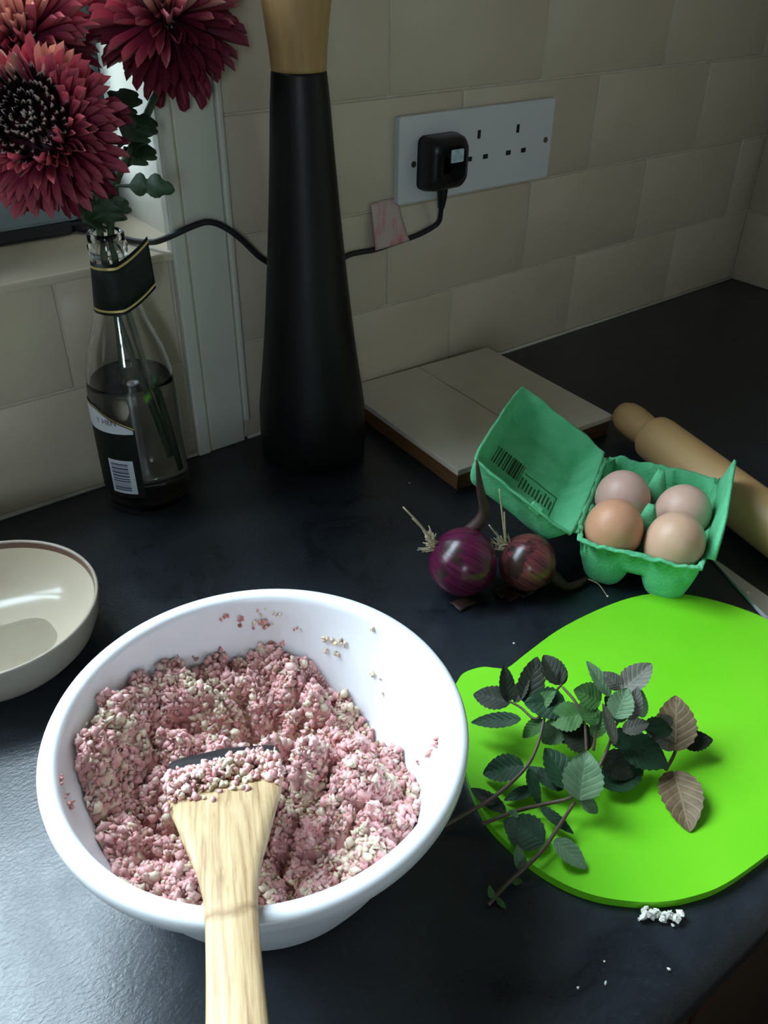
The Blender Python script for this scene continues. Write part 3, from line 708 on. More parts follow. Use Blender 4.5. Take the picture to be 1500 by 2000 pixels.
egg('warm brown egg in the corner cell next to the lid hinge', -.0228, -.0440, .0420, EGG[0], (.12,-.10))
egg('tan egg with a small dark fleck in the cell beside the closing flap', .0228, -.0440, .0420, EGG[1], (.1,.05))
egg('pinkish egg in the middle cell along the lid hinge', -.0235, .0, .0415, EGG[2], (-.1,.05))
egg('pale egg in the middle cell along the closing flap', .0235, .0, .0405, EGG[3], (.05,.1))

# ------------------------------------------------------------------ onions
def onion(label, c, r, root_dir, m, roots, tail, squash=.94):
    c = Vector(c); d = Vector(root_dir).normalized(); ex = d.orthogonal().normalized(); ey = d.cross(ex)
    t = thing('red_onion', (c.x, c.y, 0), label, 'onion')
    V = []; uv = []; nu, nv = 33, 21
    for i in range(nu):
        a = 2*PI*i/(nu-1)
        for j in range(nv):
            th = PI*j/(nv-1); y = math.cos(th); rr = math.sin(th)
            if y < -.55: rr *= 1-.35*((-y-.55)/.45)**1.2
            yy = y*squash if y > 0 else y*1.08
            k = 1+.012*math.sin(a*7+1)*math.sin(th)
            V.append(tuple(c+(ex*math.cos(a)*rr*k+ey*math.sin(a)*rr*k+d*yy)*r)); uv.append((i/(nu-1), j/(nv-1)))
    zmin = min(q[2] for q in V); dz = .0004-zmin; V = [(q[0],q[1],q[2]+dz) for q in V]; c = c+Vector((0,0,dz))
    mk('bulb', V, grid_faces(nu, nv), m, t, True, uv=uv)
    rp = c+d*r*squash*.96; parts = []
    for k in range(roots):
        dv = (d*random.uniform(.5,1.3)+ex*random.uniform(-.9,.9)+ey*random.uniform(-.9,.9)).normalized(); l = random.uniform(.006,.014)
        p0 = rp+ex*random.uniform(-.004,.004)+ey*random.uniform(-.004,.004)
        p1 = p0+dv*l*.5; p2 = p0+dv*l+Vector((random.uniform(-.003,.003),random.uniform(-.003,.003),random.uniform(-.001,.004)))
        parts.append(tube([p0,p1,p2], [.0007,.0005,.0003], 5, 2))
    return t, c, rp, parts
ot, oc, rp, parts = onion('glossy purple red onion with long pale roots on the worktop', (.3614,-.3094,.027), .0268, -rt*.72+Vector((0,0,.52))+fw*.15, MT['onion_a'], 34, None)
for (x, y, zz) in ((787,990,.072),(805,1012,.062),(838,1040,.05)):
    e = ZP(x, y, zz); parts.append(tube([rp, rp.lerp(e,.5)+Vector((0,0,.002)), e], [.0011,.0009,.0006], 6, 3))
mk('roots', *join(*parts), MT['root'], ot)
mk('dry_stalk', *tube([oc+Vector((.014,.012,.012)), ZP(945,1005,.058), ZP(938,955,.082), ZP(931,898,.108)], [.0065,.0045,.003,.0006], 8, 4), MT['skin'], ot)
ot, oc, rp, parts = onion('smaller brown-skinned red onion with a dry tail lying beside the egg box', (.4055,-.3360,.024), .0228, -rt*.62+Vector((0,0,.55))+fw*.25, MT['onion_b'], 26, None)
for (x, y, zz) in ((975,955,.085),(985,1000,.068),(955,1025,.055)):
    e = ZP(x, y, zz); parts.append(tube([rp, rp.lerp(e,.5), e], [.0009,.0007,.0005], 6, 3))
mk('roots', *join(*parts), MT['root'], ot)
mk('dry_tail', *tube([oc+(rt*.62-Vector((0,0,.55)))*.018, ZP(1078,1125,.010), ZP(1105,1145,.004), ZP(1130,1140,.004), ZP(1148,1128,.004)], [.0095,.0065,.0036,.0028,.0012], 8, 4), MT['skin'], ot)
parts = [tube([ZP(1145,1130,.004), ZP(1168,1140,.003), ZP(1185,1163,.001)], [.0006,.0005,.0004], 5, 3)]
mk('tail_fibre', *join(*parts), MT['root'], ot)
for k, (x, y, s_) in enumerate(((905,1178,.011),(985,1155,.010),(1025,1158,.008),(1000,1165,.007))):
    p = ZP(x, y, .001); V = []
    for i in range(5):
        for j in range(4): V.append((p.x+(i-2)*s_*.4*(1+.2*nz(i,j,k)), p.y+(j-1.5)*s_*.35, .0006+.003*abs(nz(i*.7+k,j*.7))+.0012*((i-2)/2)**2))
    o = mk('onion_skin_flake', V, grid_faces(5,4), MT['skin'], None, True, origin=(p.x,p.y,0)); sd = o.modifiers.new('solid','SOLIDIFY'); sd.thickness = .0004; sd.offset = 1
    tagit(o, 'loose dry brown onion skin flake under the two onions', 'onion skin', 'loose onion skins')

# ------------------------------------------------------------------ rolling pin, knife
a = ZP(1222,818,.02); b_ = ZP(1500,1022,.0225)
dr = Vector((b_.x-a.x, b_.y-a.y, 0)).normalized()
rp_ = bpy.data.objects.new('rolling_pin', None); COL.objects.link(rp_)
tagit(rp_, 'pale wooden rolling pin with rounded handle lying behind the egg box', 'rolling pin')
PR = .0228
rp_.matrix_world = Matrix.Translation((a.x, a.y, PR)) @ dr.to_track_quat('Z','Y').to_matrix().to_4x4()
loc_part('handle', lathe([(.0005,-.012),(.007,-.0105),(.0125,-.006),(.0158,.002),(.0166,.012),(.0160,.024),(.0150,.036),(.0148,.0415)], 0, 0, 40), MT['pin'], rp_, 0, True)
loc_part('roller', lathe([(.0150,.042),(.0195,.0425),(.0220,.046),(PR,.054),(PR,.330),(.0215,.334),(.015,.335)], 0, 0, 48), MT['pin'], rp_, 0, True)
loc_part('handle', lathe([(.0148,.3355),(.0150,.345),(.0166,.366),(.0150,.378),(.0005,.390)], 0, 0, 40), MT['pin'], rp_, 0, True)

kn = thing('kitchen_knife', (.535,-.47,0), 'steel kitchen knife lying flat beside the green board', 'knife')
edge = [(.5545,-.4035),(.5455,-.424),(.5365,-.445),(.5290,-.462),(.5235,-.475),(.5185,-.490),(.5165,-.505),(.5150,-.530)]
spine = [(.5415,-.530),(.5445,-.505),(.5470,-.475),(.5500,-.448),(.5535,-.424),(.5552,-.410)]
def blade_mesh():
    V = []; Fc = []; n = 16
    E_ = smooth_path([(x,y,.0006) for x,y in edge], 3)[::1]; S_ = smooth_path([(x,y,.0022) for x,y in [(.5545,-.4035)]+spine[::-1]], 3)
    def at(P, t): f = t*(len(P)-1); i = min(int(f), len(P)-2); return P[i].lerp(P[i+1], f-i)
    for i in range(n):
        t = i/(n-1); e = at(E_, t); s_ = at(S_, t); m1 = e.lerp(s_, .16)
        V += [(e.x,e.y,.0009),(m1.x,m1.y,.0021),(s_.x,s_.y,.0024),(s_.x,s_.y,.0002),(m1.x,m1.y,.0002),(e.x,e.y,.0003)]
    for i in range(n-1):
        for j in range(6): Fc.append((i*6+j, i*6+(j+1)%6, (i+1)*6+(j+1)%6, (i+1)*6+j))
    Fc.append(tuple(range(6))); Fc.append(tuple((n-1)*6+j for j in range(6))[::-1]); return V, Fc
mk('blade', *blade_mesh(), MT['steel'], kn, False)
o = mk('handle', *prism([(.519,-.5295),(.5405,-.5295),(.5385,-.56),(.536,-.60),(.524,-.605),(.517,-.60),(.518,-.56)], .0002, .013), MT['blackplastic'], kn, False); bevel(o, .004, 3)

# ------------------------------------------------------------------ green chopping board
pts = [(892,1333),(907,1314),(941,1303),(970,1305),(992,1304),(1031,1274),(1090,1231),(1159,1195),(1227,1169),(1287,1159),(1351,1163),(1415,1178),(1470,1197),(1500,1212)]
wp = [ZP(x, y, .006) for x, y in pts]
wp += [Vector(q_) for q_ in ((.5150,-.500,.006),(.5070,-.525,.006),(.490,-.549,.006),(.460,-.570,.006),(.420,-.584,.006),(.380,-.590,.006))]
low = [(1500,1672),(1415,1732),(1351,1757),(1287,1768),(1223,1766),(1159,1755),(1099,1732),(1039,1695),(988,1650),(950,1608),(924,1557),(911,1518)]
wp += [ZP(x, y, .003) for x, y in low]
wp += [Vector((.2465,-.4450,0)), Vector((.2580,-.4170,0)), Vector((.2700,-.3985,0))]
ol = []
n = len(wp)
for i in range(n):
    p0, p1, p2, p3 = wp[i-1], wp[i], wp[(i+1)%n], wp[(i+2)%n]
    for j in range(4):
        t = j/4; q_ = .5*((2*p1)+(p2-p0)*t+(2*p0-5*p1+4*p2-p3)*t*t+(3*p1-p0-3*p2+p3)*t**3); ol.append((q_.x, q_.y))
ol = ol[::-1]
o = mk('chopping_board', *prism(ol, .0002, .0062), MT['board'], None, False, origin=(.38,-.49,0)); bevel(o, .0018, 3)
tagit(o, 'lime green plastic chopping board with a rounded lobe under the mint', 'chopping board')
TOPZ = .0064

# ------------------------------------------------------------------ mint sprigs
def leaf(parent, b, tip, wd, nrm, m, curl=.12, fold=.25, wav=.04):
    b = Vector(b); tip = Vector(tip); ax = tip-b; ln = ax.length; ax.normalize(); nrm = Vector(nrm); nrm = (nrm-ax*nrm.dot(ax)).normalized(); sx = ax.cross(nrm)
    nu, nv = 9, 17; V = []; uv = []; sd_ = random.random()*50
    for j in range(nv):
        t = j/(nv-1); ww = wd*.5*(math.sin(PI*min(1,t**.80*.985+.015))**.70)
        ww = max(ww, wd*.03)
        ser = 1+.05*(1 if j % 2 else -1)*(0 < j < nv-1)
        for i in range(nu):
            u = (i/(nu-1)-.5)*2; e = ww*(ser if abs(u) > .99 else 1)
            z = abs(u)*ww*fold - curl*ln*(t-.3)**2*(1 if t > .3 else .3) + wav*wd*nz(u*1.3+sd_, t*3, sd_) - .012*wd*abs(math.sin(t*22-abs(u)*4))
            p = b+ax*(t*ln)+sx*(u*e)+nrm*z
            V.append((p.x, p.y, max(p.z, (TOPZ if p.x > .235 else 0)+.0006+.0004*abs(u)))); uv.append((i/(nu-1), t))
    return mk('leaf', V, grid_faces(nv, nu), m, parent, True, uv=uv)
SC = .42667
def mz(x, y, z): return ZP(860+x*SC, 1150+y*SC, z)
def sprig(label, base, stems, leaves):
    p = mz(*base); t = thing('mint_sprig', (p.x, p.y, 0), label, 'mint')
    for st, rad in stems: mk('stem', *tube([mz(*q_) for q_ in st], rad, 7, 5), MT['stem_m'], t)
    for (x0,y0,z0,x1,y1,z1,wpx,kind,*rest) in leaves:
        b = mz(x0,y0,z0); e = mz(x1,y1,z1); dep = (b-CAM).dot(fw)
        nn = Vector((0,0,1))*.8+(CAM-b).normalized()*.9+rt*(rest[0] if rest else random.uniform(-.3,.3))
        leaf(t, b, b.lerp(e, 1.06), 1.28*wpx*SC*dep/F_PX, nn, LEAF[kind], random.uniform(.05,.18), random.uniform(.15,.35))
    return t
sprig('mint sprig with blackish leaves, its stem crossing the board lobe towards the white bowl', (390,820,0),
 [([(20,1085,.004),(150,1010,.010),(250,950,.016),(390,820,.024),(450,700,.030),(480,570,.036)], [.0013,.0011,.0009]), ([(480,570,.036),(430,595,.034),(370,545,.034),(315,515,.034)], [.0009,.0007]), ([(480,575,.036),(520,480,.042),(555,440,.044)], [.0009,.0007])],
 [(320,520,.034,158,480,.030,90,'k',-.2),(312,518,.034,296,358,.050,60,'k',.3),(395,528,.036,442,322,.052,95,'k',.1),(340,520,.035,400,400,.046,50,'k'),(555,438,.044,478,308,.052,85,'k'),(548,440,.044,572,362,.05,36,'k'),
  (575,530,.040,398,520,.040,120,'d',0),(368,597,.034,150,608,.020,60,'d',-.3),(470,600,.034,378,676,.022,56,'g'),(382,808,.024,203,842,.012,100,'d',-.2),(404,822,.024,452,985,.012,44,'d'),
  (300,1022,.012,146,914,.010,55,'k'),(415,560,.034,520,470,.046,60,'g')])
sprig('mint sprig with grey-green and purplish leaves heaped in the middle of the board', (700,900,0),
 [([(190,1078,.009),(340,1020,.012),(480,985,.015),(610,950,.020),(700,860,.022),(770,720,.030),(790,640,.036)], [.0012,.0011,.0009]), ([(670,745,.030),(665,660,.036),(655,600,.040),(620,520,.046),(560,450,.048)], [.0011,.0008]), ([(700,740,.03),(715,640,.04),(735,560,.048)], [.001,.0007]), ([(790,640,.036),(840,560,.044),(840,470,.052)], [.001,.0007])],
 [(560,920,.016,410,812,.018,62,'d'),(600,915,.018,488,735,.026,112,'d',.2),(742,902,.014,922,800,.014,125,'d'),(820,700,.026,1032,802,.020,130,'d',.1),(740,770,.022,880,850,.016,110,'k'),
  (690,725,.030,568,640,.034,115,'k'),(652,575,.042,506,605,.036,112,'g',-.1),(930,640,.034,1062,640,.030,80,'d'),(835,650,.036,950,612,.040,62,'p'),(560,620,.03,470,700,.02,90,'s'),(640,640,.03,560,700,.024,90,'d'),
  (722,618,.044,642,528,.050,74,'g'),(735,515,.050,620,465,.056,100,'g',-.2),(776,492,.052,678,338,.066,56,'s',.3),(826,458,.054,750,385,.062,60,'p'),(830,468,.054,960,348,.064,95,'p',-.2),
  (800,592,.048,856,462,.060,95,'s'),(868,602,.046,906,458,.060,62,'p',.4),(925,590,.042,920,470,.056,44,'s'),(802,712,.040,750,535,.058,46,'p',.5),(700,680,.036,760,560,.05,60,'g',.3),(850,600,.04,760,500,.05,80,'d'),
  (640,968,.022,668,754,.040,145,'s',0),(638,955,.022,722,1022,.014,56,'s'),(440,912,.014,300,962,.010,46,'d'),(670,820,.026,590,800,.024,60,'d'),(780,660,.034,870,720,.03,80,'d')])
sprig('mint sprig with two large bronze purple leaves lying alone on the board', (1060,780,0),
 [([(1030,830,.010),(1065,770,.014),(1078,720,.018),(1040,690,.022),(960,665,.026)], [.0012,.0010,.0008])],
 [(1075,742,.018,1082,498,.034,145,'b',.1),(1070,835,.010,1138,1084,.0095,148,'b',0),(1105,705,.016,1240,690,.020,78,'k'),(1070,730,.018,958,662,.026,64,'p'),(1110,700,.014,1180,720,.010,50,'d'),(1050,640,.024,1010,580,.032,60,'p')])
sprig('mint sprig with a bare trailing stem reaching off the board onto the worktop', (520,1130,0),
 [([(220,1445,.002),(300,1355,.004),(410,1255,.012),(480,1180,.014),(540,1090,.016),(615,975,.020)], [.0013,.0012,.0010])],
 [(475,1162,.013,300,1060,.012,132,'d',-.1),(520,1150,.015,662,1272,.010,78,'s',.3),(460,1000,.016,602,1112,.014,40,'d'),(372,1292,.006,352,1178,.014,46,'s'),(350,1320,.004,345,1355,.003,44,'g'),(240,1420,.003,225,1362,.010,26,'g'),(255,1410,.003,300,1465,.001,20,'g'),(330,1040,.013,345,1015,.016,40,'s')])

# ------------------------------------------------------------------ cream dish
dx, dy = .0515, -.1700
dh = thing('cream_dish', (dx, dy, 0), 'shallow cream glazed dish with a brown line inside its rim', 'dish')
out = [(.040,0),(.047,.0004),(.050,.003),(.0575,.008),(.0665,.018),(.0715,.030),(.0735,.042),(.0738,.0448),(.0733,.0458),(.0722,.0458)]
inn = [(.0713,.0445),(.0706,.0415),(.0690,.034),(.0650,.024),(.058,.0150),(.047,.0090),(.033,.0068),(.015,.0060),(.001,.0058)]
v_, f_ = lathe(out+[(.0713,.0447)], dx, dy, 80); mk('dish_body', v_, f_[:-1], MT['dish_out'], dh)
v_, f_ = lathe(inn[1:], dx, dy, 80); mk('glazed_inside', v_, f_[:-2]+[f_[-1]], MT['dish_in'], dh)
v_, f_ = lathe([(.0716,.0452),(.0707,.0430),(.0703,.0405)], dx, dy, 80); mk('rim_line', v_, f_[:-2], MT['dish_rim'], dh)
V = []; nr, na = 7, 40
for i in range(nr):
    for j in range(na):
        a = 2*PI*j/na; t = i/(nr-1); rr = (.0002+.030*t)*(1+.25*nz(math.cos(a)*1.3,math.sin(a)*1.3,7)); x = dx+.004+rr*math.cos(a)*1.1; y = dy-.004+rr*math.sin(a)
        d = math.hypot(x-dx, y-dy); zz = np.interp(d, [.001,.015,.033,.047,.058], [.0058,.0060,.0068,.0090,.0150]); V.append((x, y, zz+.0002+.0013*math.sqrt(max(0,1-t))+.0003*nz(x*150,y*150)*(1-t)))
Fc = [(i*na+j, (i+1)*na+j, (i+1)*na+(j+1)%na, i*na+(j+1)%na) for i in range(nr-1) for j in range(na)]+[tuple(range(na))]
o = mk('liquid_residue', V, Fc, MT['liquid'], None, True, origin=(dx,dy,.006)); tagit(o, 'clear shiny liquid residue in the bottom of the cream dish', 'residue', kind='stuff')

# ------------------------------------------------------------------ mixing bowl
ox, oy = .1267, -.4150
bowl_out = [(.045,0.0),(.058,.0006),(.0635,.004),(.0685,.013),(.0765,.030),(.0845,.050),(.0910,.070),(.0952,.086),(.0966,.0905),(.1035,.0908),(.1052,.0925),(.1053,.0980),(.1040,.1003),(.1015,.1010)]
bowl_in = [(.0980,.1008),(.0965,.0995),(.0955,.0965),(.0945,.0905),(.0915,.078),(.0860,.060),(.0785,.040),(.0700,.021),(.0610,.0075),(.050,.0035),(.02,.003)]
o = mk('mixing_bowl', *lathe(bowl_out+bowl_in, ox, oy, 128), MT['bowl'], None, True, origin=(ox,oy,0))
tagit(o, 'large white plastic mixing bowl holding pink mince', 'mixing bowl')
def wall_r(z): zs = [q_[1] for q_ in bowl_in][::-1]; return float(np.interp(z, zs, [q_[0] for q_ in bowl_in][::-1]))
AR = Vector((rt.x, rt.y)).normalized(); AB = Vector((fw.x, fw.y)).normalized()
def g2(a, b_, ca, cb, sa, sb): return math.exp(-((a-ca)/sa)**2-((b_-cb)/sb)**2)
EDGE = sorted([(-173,.085),(-166,.070),(-158,.057),(-135,.060),(-110,.056),(-70,.055),(-40,.055),(-10,.052),(7,.043),(21,.042),(37,.033),(50,.031),(58,.041),(70,.049),(80,.059),(90,.064),(105,.063),(115,.065),(122,.061),(130,.073),(140,.079),(151,.077),(164,.086),(178,.088)])
EA = [e[0] for e in EDGE]; EZ = [e[1] for e in EDGE]
EA = [EA[-1]-360]+EA+[EA[0]+360]; EZ = [EZ[-1]]+EZ+[EZ[0]]
def mince_h(a, b_):            # a: to the right, b: away from the cook
    rho = math.hypot(a, b_); th = math.degrees(math.atan2(b_, a))
    e = float(np.interp(th, EA, EZ))
    h = .050
    h += .016*g2(a,b_,.030,.060,.026,.016)+.012*g2(a,b_,-.045,.052,.03,.018)+.010*g2(a,b_,-.068,.022,.02,.022)
    h -= .020*g2(a,b_,-.008,.036,.036,.010)
    h += .015*g2(a,b_,.030,.008,.035,.014)+.008*g2(a,b_,-.03,.010,.03,.014)
    h += .014*g2(a,b_,.060,-.020,.022,.026)
    h -= .012*g2(a,b_,-.062,-.028,.026,.03)
    h -= .012*g2(a,b_,.018,-.040,.03,.012)
    h += .006*g2(a,b_,-.02,-.05,.02,.02)
    k = rho/wall_r(e); k = max(0, min(1, (k-.62)/.36)); k = k*k*(3-2*k)
    h = h+(e-h)*k
    wx = a+.006*nz(a*60,b_*60,11); wy = b_+.006*nz(a*60,b_*60,21)
    lump = abs(nz(wx*42, wy*42, 1.7))**.6+.45*abs(nz(wx*95, wy*95, 4.2))**.7
    c = noise.fractal(Vector((a*120, b_*120, 1.7)), .9, 2.3, 3)
    return h+(.027*lump-.015)*(1-.3*k)+.0024*c
def mpt(a, b_, z): return (ox+AR.x*a+AB.x*b_, oy+AR.y*a+AB.y*b_, z)
V = []; nr, na = 130, 330; colr = []
for i in range(nr):
    for j in range(na):
        an = 2*PI*j/na; t = i/(nr-1)
        rho = .092*t+.0003; a, b_ = rho*math.cos(an), rho*math.sin(an)
        h = max(.02, min(.088, mince_h(a, b_))); lim = wall_r(h)-.0012
        if rho > lim: a *= lim/rho; b_ *= lim/rho
        gr = nz(a*420,b_*420,h*420); V.append(mpt(a, b_, h-.0010+.0011*gr)); q_ = nz(a*240,b_*240,3)+.6*nz(a*60,b_*60,5)
        cq = (.66,.34,.33) if q_ < .12 else ((.76,.50,.46) if q_ < .32 else (.76,.62,.46)); colr.append(cq)
Fc = [(i*na+j, (i+1)*na+j, (i+1)*na+(j+1)%na, i*na+(j+1)%na) for i in range(nr-1) for j in range(na)]+[tuple(range(na))]
# granules of meat, fat and oats over the surface
bm = bmesh.new(); bmesh.ops.create_icosphere(bm, subdivisions=1, radius=1); bm.verts.ensure_lookup_table()
IV = np.array([v.co[:] for v in bm.verts]); IF = np.array([[v.index for v in f.verts] for f in bm.faces]); bm.free()
def granules(P, S, colors):
    n = len(P); q_ = rng.normal(size=(n,4)); q_ /= np.linalg.norm(q_, axis=1)[:,None]; w_, x, y, z = q_.T
    Rm = np.stack([1-2*(y*y+z*z), 2*(x*y-z*w_), 2*(x*z+y*w_), 2*(x*y+z*w_), 1-2*(x*x+z*z), 2*(y*z-x*w_), 2*(x*z-y*w_), 2*(y*z+x*w_), 1-2*(x*x+y*y)], 1).reshape(n,3,3)
    jit = np.clip(1+rng.normal(0, .36, size=(n, len(IV), 1)), .35, 1.8)
    L = IV[None]*jit*S[:,None,:]
    Vw = np.einsum('nij,nkj->nki', Rm, L)+P[:,None,:]
    Fw = IF[None]+(np.arange(n)*len(IV))[:,None,None]
    C = np.repeat(colors, len(IV), axis=0)
    return Vw.reshape(-1,3), Fw.reshape(-1,3), C
def mince_color(a, b_, n_):
    out = np.zeros((n_,3))
    for i in range(n_):
        q_ = nz(a[i]*38+9, b_[i]*38, .3); r_ = random.random()
        if r_ < .10+max(0, q_)*1.1: c = (.76,.63,.48)
        elif r_ < .30+max(0,q_)*.3: c = (.76,.51,.47)
        elif r_ < .36: c = (.45,.26,.19)
        else: c = (.71,.38,.37)
        k = random.uniform(.82,1.14); out[i] = [min(.95, v_*k) for v_ in c]
    return out
def scatter(num, sm, sM):
    A = []; B = []; P = []
    while len(P) < num:
        an = random.uniform(0, 2*PI); rho = .094*math.sqrt(random.random()); a, b_ = rho*math.cos(an), rho*math.sin(an)
        h = max(.02, min(.090, mince_h(a, b_)))
        lim = wall_r(h)-.0022
        if rho > lim:
            if random.random() < .7: continue
            a *= lim/rho; b_ *= lim/rho
        P.append(mpt(a, b_, h+random.uniform(-.0022,.0013))); A.append(a); B.append(b_)
    P = np.array(P); s = rng.uniform(sm, sM, size=(num,1)); S = s*rng.uniform(.5,1.45,size=(num,3))
    return P, S, mince_color(A, B, num)
G1 = granules(*scatter(6500, .0012, .0024)); G2 = granules(*scatter(5000, .0006, .0013))
allV = np.concatenate([np.array(V), G1[0], G2[0]]); n0 = len(V); n1_ = n0+len(G1[0])
allF = [tuple(f) for f in Fc]+[tuple(f) for f in (G1[1]+n0).tolist()]+[tuple(f) for f in (G2[1]+n1_).tolist()]
o = mk('mince_mixture', allV, allF, MT['mince'], None, True, origin=(ox,oy,.02), col=np.concatenate([np.array(colr), G1[2], G2[2]]))
tagit(o, 'pink minced meat mixed with pale oats filling the white bowl', 'mince', kind='stuff')
# smears and crumbs stuck to the bowl's inner wall
P = []; Cc = []
def stick(px, py, num, spread, colr_):
    # where the line of sight meets the inner wall of the bowl
    d = fw+rt*((px-750)/F_PX)-up*((py-1000)/F_PX); t = .35; best = None
    for k in range(900):
        p = CAM+d*(t+k*.0005); 
        if p.z < .097 and p.z > .01:
            rr = math.hypot(p.x-ox, p.y-oy)
            if best is not None and best < wall_r(p.z) and rr >= wall_r(p.z): break
            best = rr
    else: return
    for _ in range(num):
        z = p.z+random.gauss(0, spread); z = min(z, .095); a = math.atan2(p.y-oy, p.x-ox)+random.gauss(0, spread)/.09; rr = wall_r(z)-.0007
        P.append((ox+rr*math.cos(a), oy+rr*math.sin(a), z)); k = random.uniform(.85,1.1); Cc.append([min(.95,c*k) for c in colr_])
pk, ot_, rd = (.66,.30,.28), (.74,.60,.44), (.45,.17,.12)
for q_ in ((522,1205,12,.0028,ot_),(512,1218,10,.0024,pk),(505,1225,4,.001,rd),(440,1203,4,.001,pk),(470,1208,4,.001,pk),(467,1218,2,.0006,rd),(577,1227,2,.0006,rd),(635,1245,5,.0012,ot_),(655,1250,5,.002,ot_),(672,1255,4,.001,ot_),(710,1257,4,.001,ot_),(637,1268,3,.0008,ot_),(660,1277,3,.0008,ot_),(725,1225,3,.001,ot_),(727,1314,4,.001,ot_),(751,1285,1,.0005,ot_),(795,1255,3,.001,rd),(806,1252,2,.0008,rd),(781,1360,2,.0006,ot_),(750,1350,2,.003,ot_),(852,1412,5,.0014,pk),(855,1445,7,.002,pk),(842,1465,4,.0015,pk),(838,1485,5,.002,ot_),(820,1490,2,.001,rd),(835,1505,4,.0014,ot_),(825,1530,3,.001,rd),(845,1545,6,.002,pk),
           (115,1520,4,.0012,pk),(127,1545,3,.0012,rd),(132,1562,8,.0022,pk),(128,1575,4,.0014,pk),(135,1617,4,.0014,pk),(178,1672,5,.0015,pk),(190,1678,5,.0014,pk),(268,1305,9,.002,pk),(250,1338,3,.0012,rd),(235,1345,6,.002,ot_),(530,1252,4,.001,rd),(545,1255,3,.0012,pk),(430,1268,2,.001,pk),(380,1283,2,.001,pk)): stick(*q_)
P = np.array(P); S = rng.uniform(.0007,.0016,size=(len(P),1))*rng.uniform(.6,1.3,size=(len(P),3))
gv, gf, gc = granules(P, S, np.array(Cc))
o = mk('mince_smears', gv, gf.tolist(), MT['mince'], None, True, origin=(ox,oy,.06), col=gc); tagit(o, 'bits of mince and oats stuck around the bowl wall', 'mince', kind='stuff')

# ------------------------------------------------------------------ wooden spatula
A = ZP(437,1476,.079); B = ZP(463,2000,.1245)
prof = [(1476,210),(1482,216),(1500,217),(1540,224),(1570,214),(1600,192),(1650,160),(1700,124),(1750,106),(1800,104),(1850,107),(1900,111),(1950,116),(2000,122)]
ydir = (B-A).normalized(); xdir = ydir.cross(Vector((0,0,1))).normalized(); zdir = xdir.cross(ydir)
def yline(py):
    lo, hi = -.05, .3
    for _ in range(40):
        m_ = (lo+hi)/2; p = A+ydir*m_; d = p-CAM; sy = 1000-F_PX*d.dot(up)/d.dot(fw)
        if sy < py: lo = m_
        else: hi = m_
    return lo, (A+ydir*lo-CAM).dot(fw)
sec = []
for py, wpx in prof:
    s_, dep = yline(py); sec.append((s_, wpx*.5*dep/F_PX))
sec += [(sec[-1][0]+.04, sec[-1][1]*1.06), (sec[-1][0]+.09, sec[-1][1]*1.1), (sec[-1][0]+.12, sec[-1][1]*1.05), (sec[-1][0]+.13, sec[-1][1]*.7)]
V = []; Fc = []; nc = 12
for k, (s_, hw) in enumerate(sec):
    th_ = .0016 if k == 0 else (.0024 if k < 5 else (.0032 if k < 8 else .0042))
    for i in range(nc):
        a = 2*PI*i/nc; cx = math.copysign(abs(math.cos(a))**.45, math.cos(a))*hw; cz = math.copysign(abs(math.sin(a))**.6, math.sin(a))*th_
        sag = .004*(1-(cx/hw)**2) if k == 0 else 0
        V.append((cx, s_-sag, cz))
for k in range(len(sec)-1):
    for i in range(nc): Fc.append((k*nc+i, k*nc+(i+1)%nc, (k+1)*nc+(i+1)%nc, (k+1)*nc+i))
Fc += [tuple(range(nc))[::-1], tuple((len(sec)-1)*nc+i for i in range(nc))]
me = bpy.data.meshes.new('wooden_spatula'); me.from_pydata(V, [], Fc); me.update(); me.materials.append(MT['spatula']); me.polygons.foreach_set('use_smooth', [True]*len(me.polygons))
so = bpy.data.objects.new('wooden_spatula', me); COL.objects.link(so)
mw = Matrix.Identity(4)
for k in range(3): mw[k][0] = xdir[k]; mw[k][1] = ydir[k]; mw[k][2] = zdir[k]; mw[k][3] = A[k]
so.matrix_world = mw
tagit(so, 'worn wooden spatula with a scorched tip resting on the bowl rim', 'spatula')
P = []; S = []; Ca = []; Cb = []
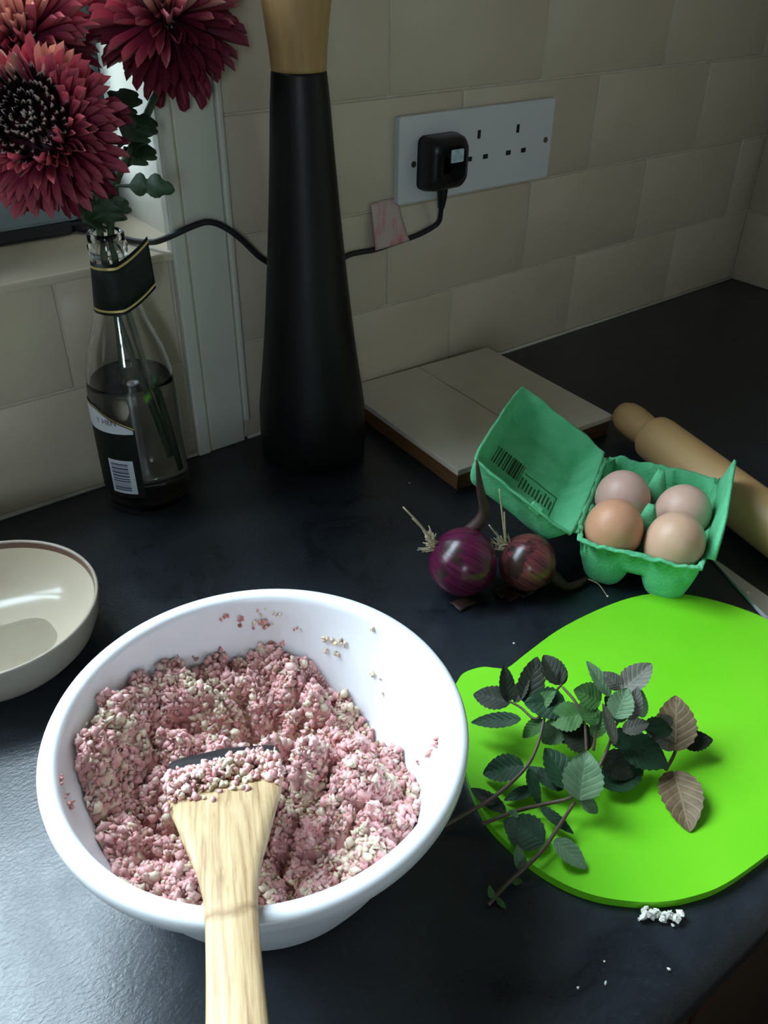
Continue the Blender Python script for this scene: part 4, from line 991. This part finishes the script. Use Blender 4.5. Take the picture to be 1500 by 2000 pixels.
for _ in range(520):
    u = random.uniform(-1,1); ctr = .0215+.006*math.sin(u*2.2-.4)-.004*u; v = random.gauss(0, .0058)
    if random.random() < .12: v = random.uniform(-.014,-.004)
    s_ = ctr+v; hgt = .0026+random.random()*.0055*max(0, 1-(v/.012)**2)
    p = A+xdir*(u*.0275)+ydir*s_+zdir*hgt; P.append(tuple(p)); S.append(random.uniform(.0008,.0022)); Ca.append(p.x); Cb.append(p.y)
S = np.array(S)[:,None]*rng.uniform(.7,1.25,size=(len(P),3))
gv, gf, gc = granules(np.array(P), S, mince_color(Ca, Cb, len(P)))
o = mk('mince_on_spatula', gv, gf.tolist(), MT['mince'], None, True, origin=tuple(A), col=gc); tagit(o, 'strip of pink mince and oats lying across the spatula blade', 'mince', kind='stuff')

# ------------------------------------------------------------------ crumbs
def crumb(px, py, s_, label, group, z=0.):
    p = ZP(px, py, z+s_*.6); n_ = 1
    gv, gf, gc = granules(np.array([tuple(p)]), np.array([[s_, s_*.8, s_*.7]]), np.array([[.8,.8,.7]]))
    zm = gv[:,2].min(); gv[:,2] += z+.0001-zm
    o = mk('crumb', gv, gf.tolist(), MT['crumb'], None, True, origin=(p.x,p.y,z)); tagit(o, label, 'crumb', group)
for px, py, s_ in ((1003,1257,.0014),(1183,1921,.0011),(1306,1894,.0010),(1180,1878,.0006),(1129,1930,.0008),(800,944,.0008),(1187,1165,.0012)):
    crumb(px, py, s_, 'tiny pale crumb lying loose on the dark worktop', 'loose crumbs on the worktop')
crumb(1460, 1157, .0011, 'tiny pale crumb sitting on the knife blade', None, .0026)
P = []
for _ in range(60):
    x = random.uniform(1248,1335); p = ZP(x, 1786+random.gauss(0,4)+(4 if x > 1290 else 0), .002); P.append((p.x, p.y, random.uniform(.001,.0045)))
S = rng.uniform(.0008,.0019,size=(len(P),1))*rng.uniform(.6,1.3,size=(len(P),3))
gv, gf, gc = granules(np.array(P), S, np.ones((len(P),3))); gv[:,2] = np.maximum(gv[:,2], .0002)
o = mk('crumb_heap', gv, gf.tolist(), MT['crumb'], None, False, origin=(P[0][0],P[0][1],0)); tagit(o, 'small heap of white crumbs against the edge of the green board', 'crumbs', kind='stuff')
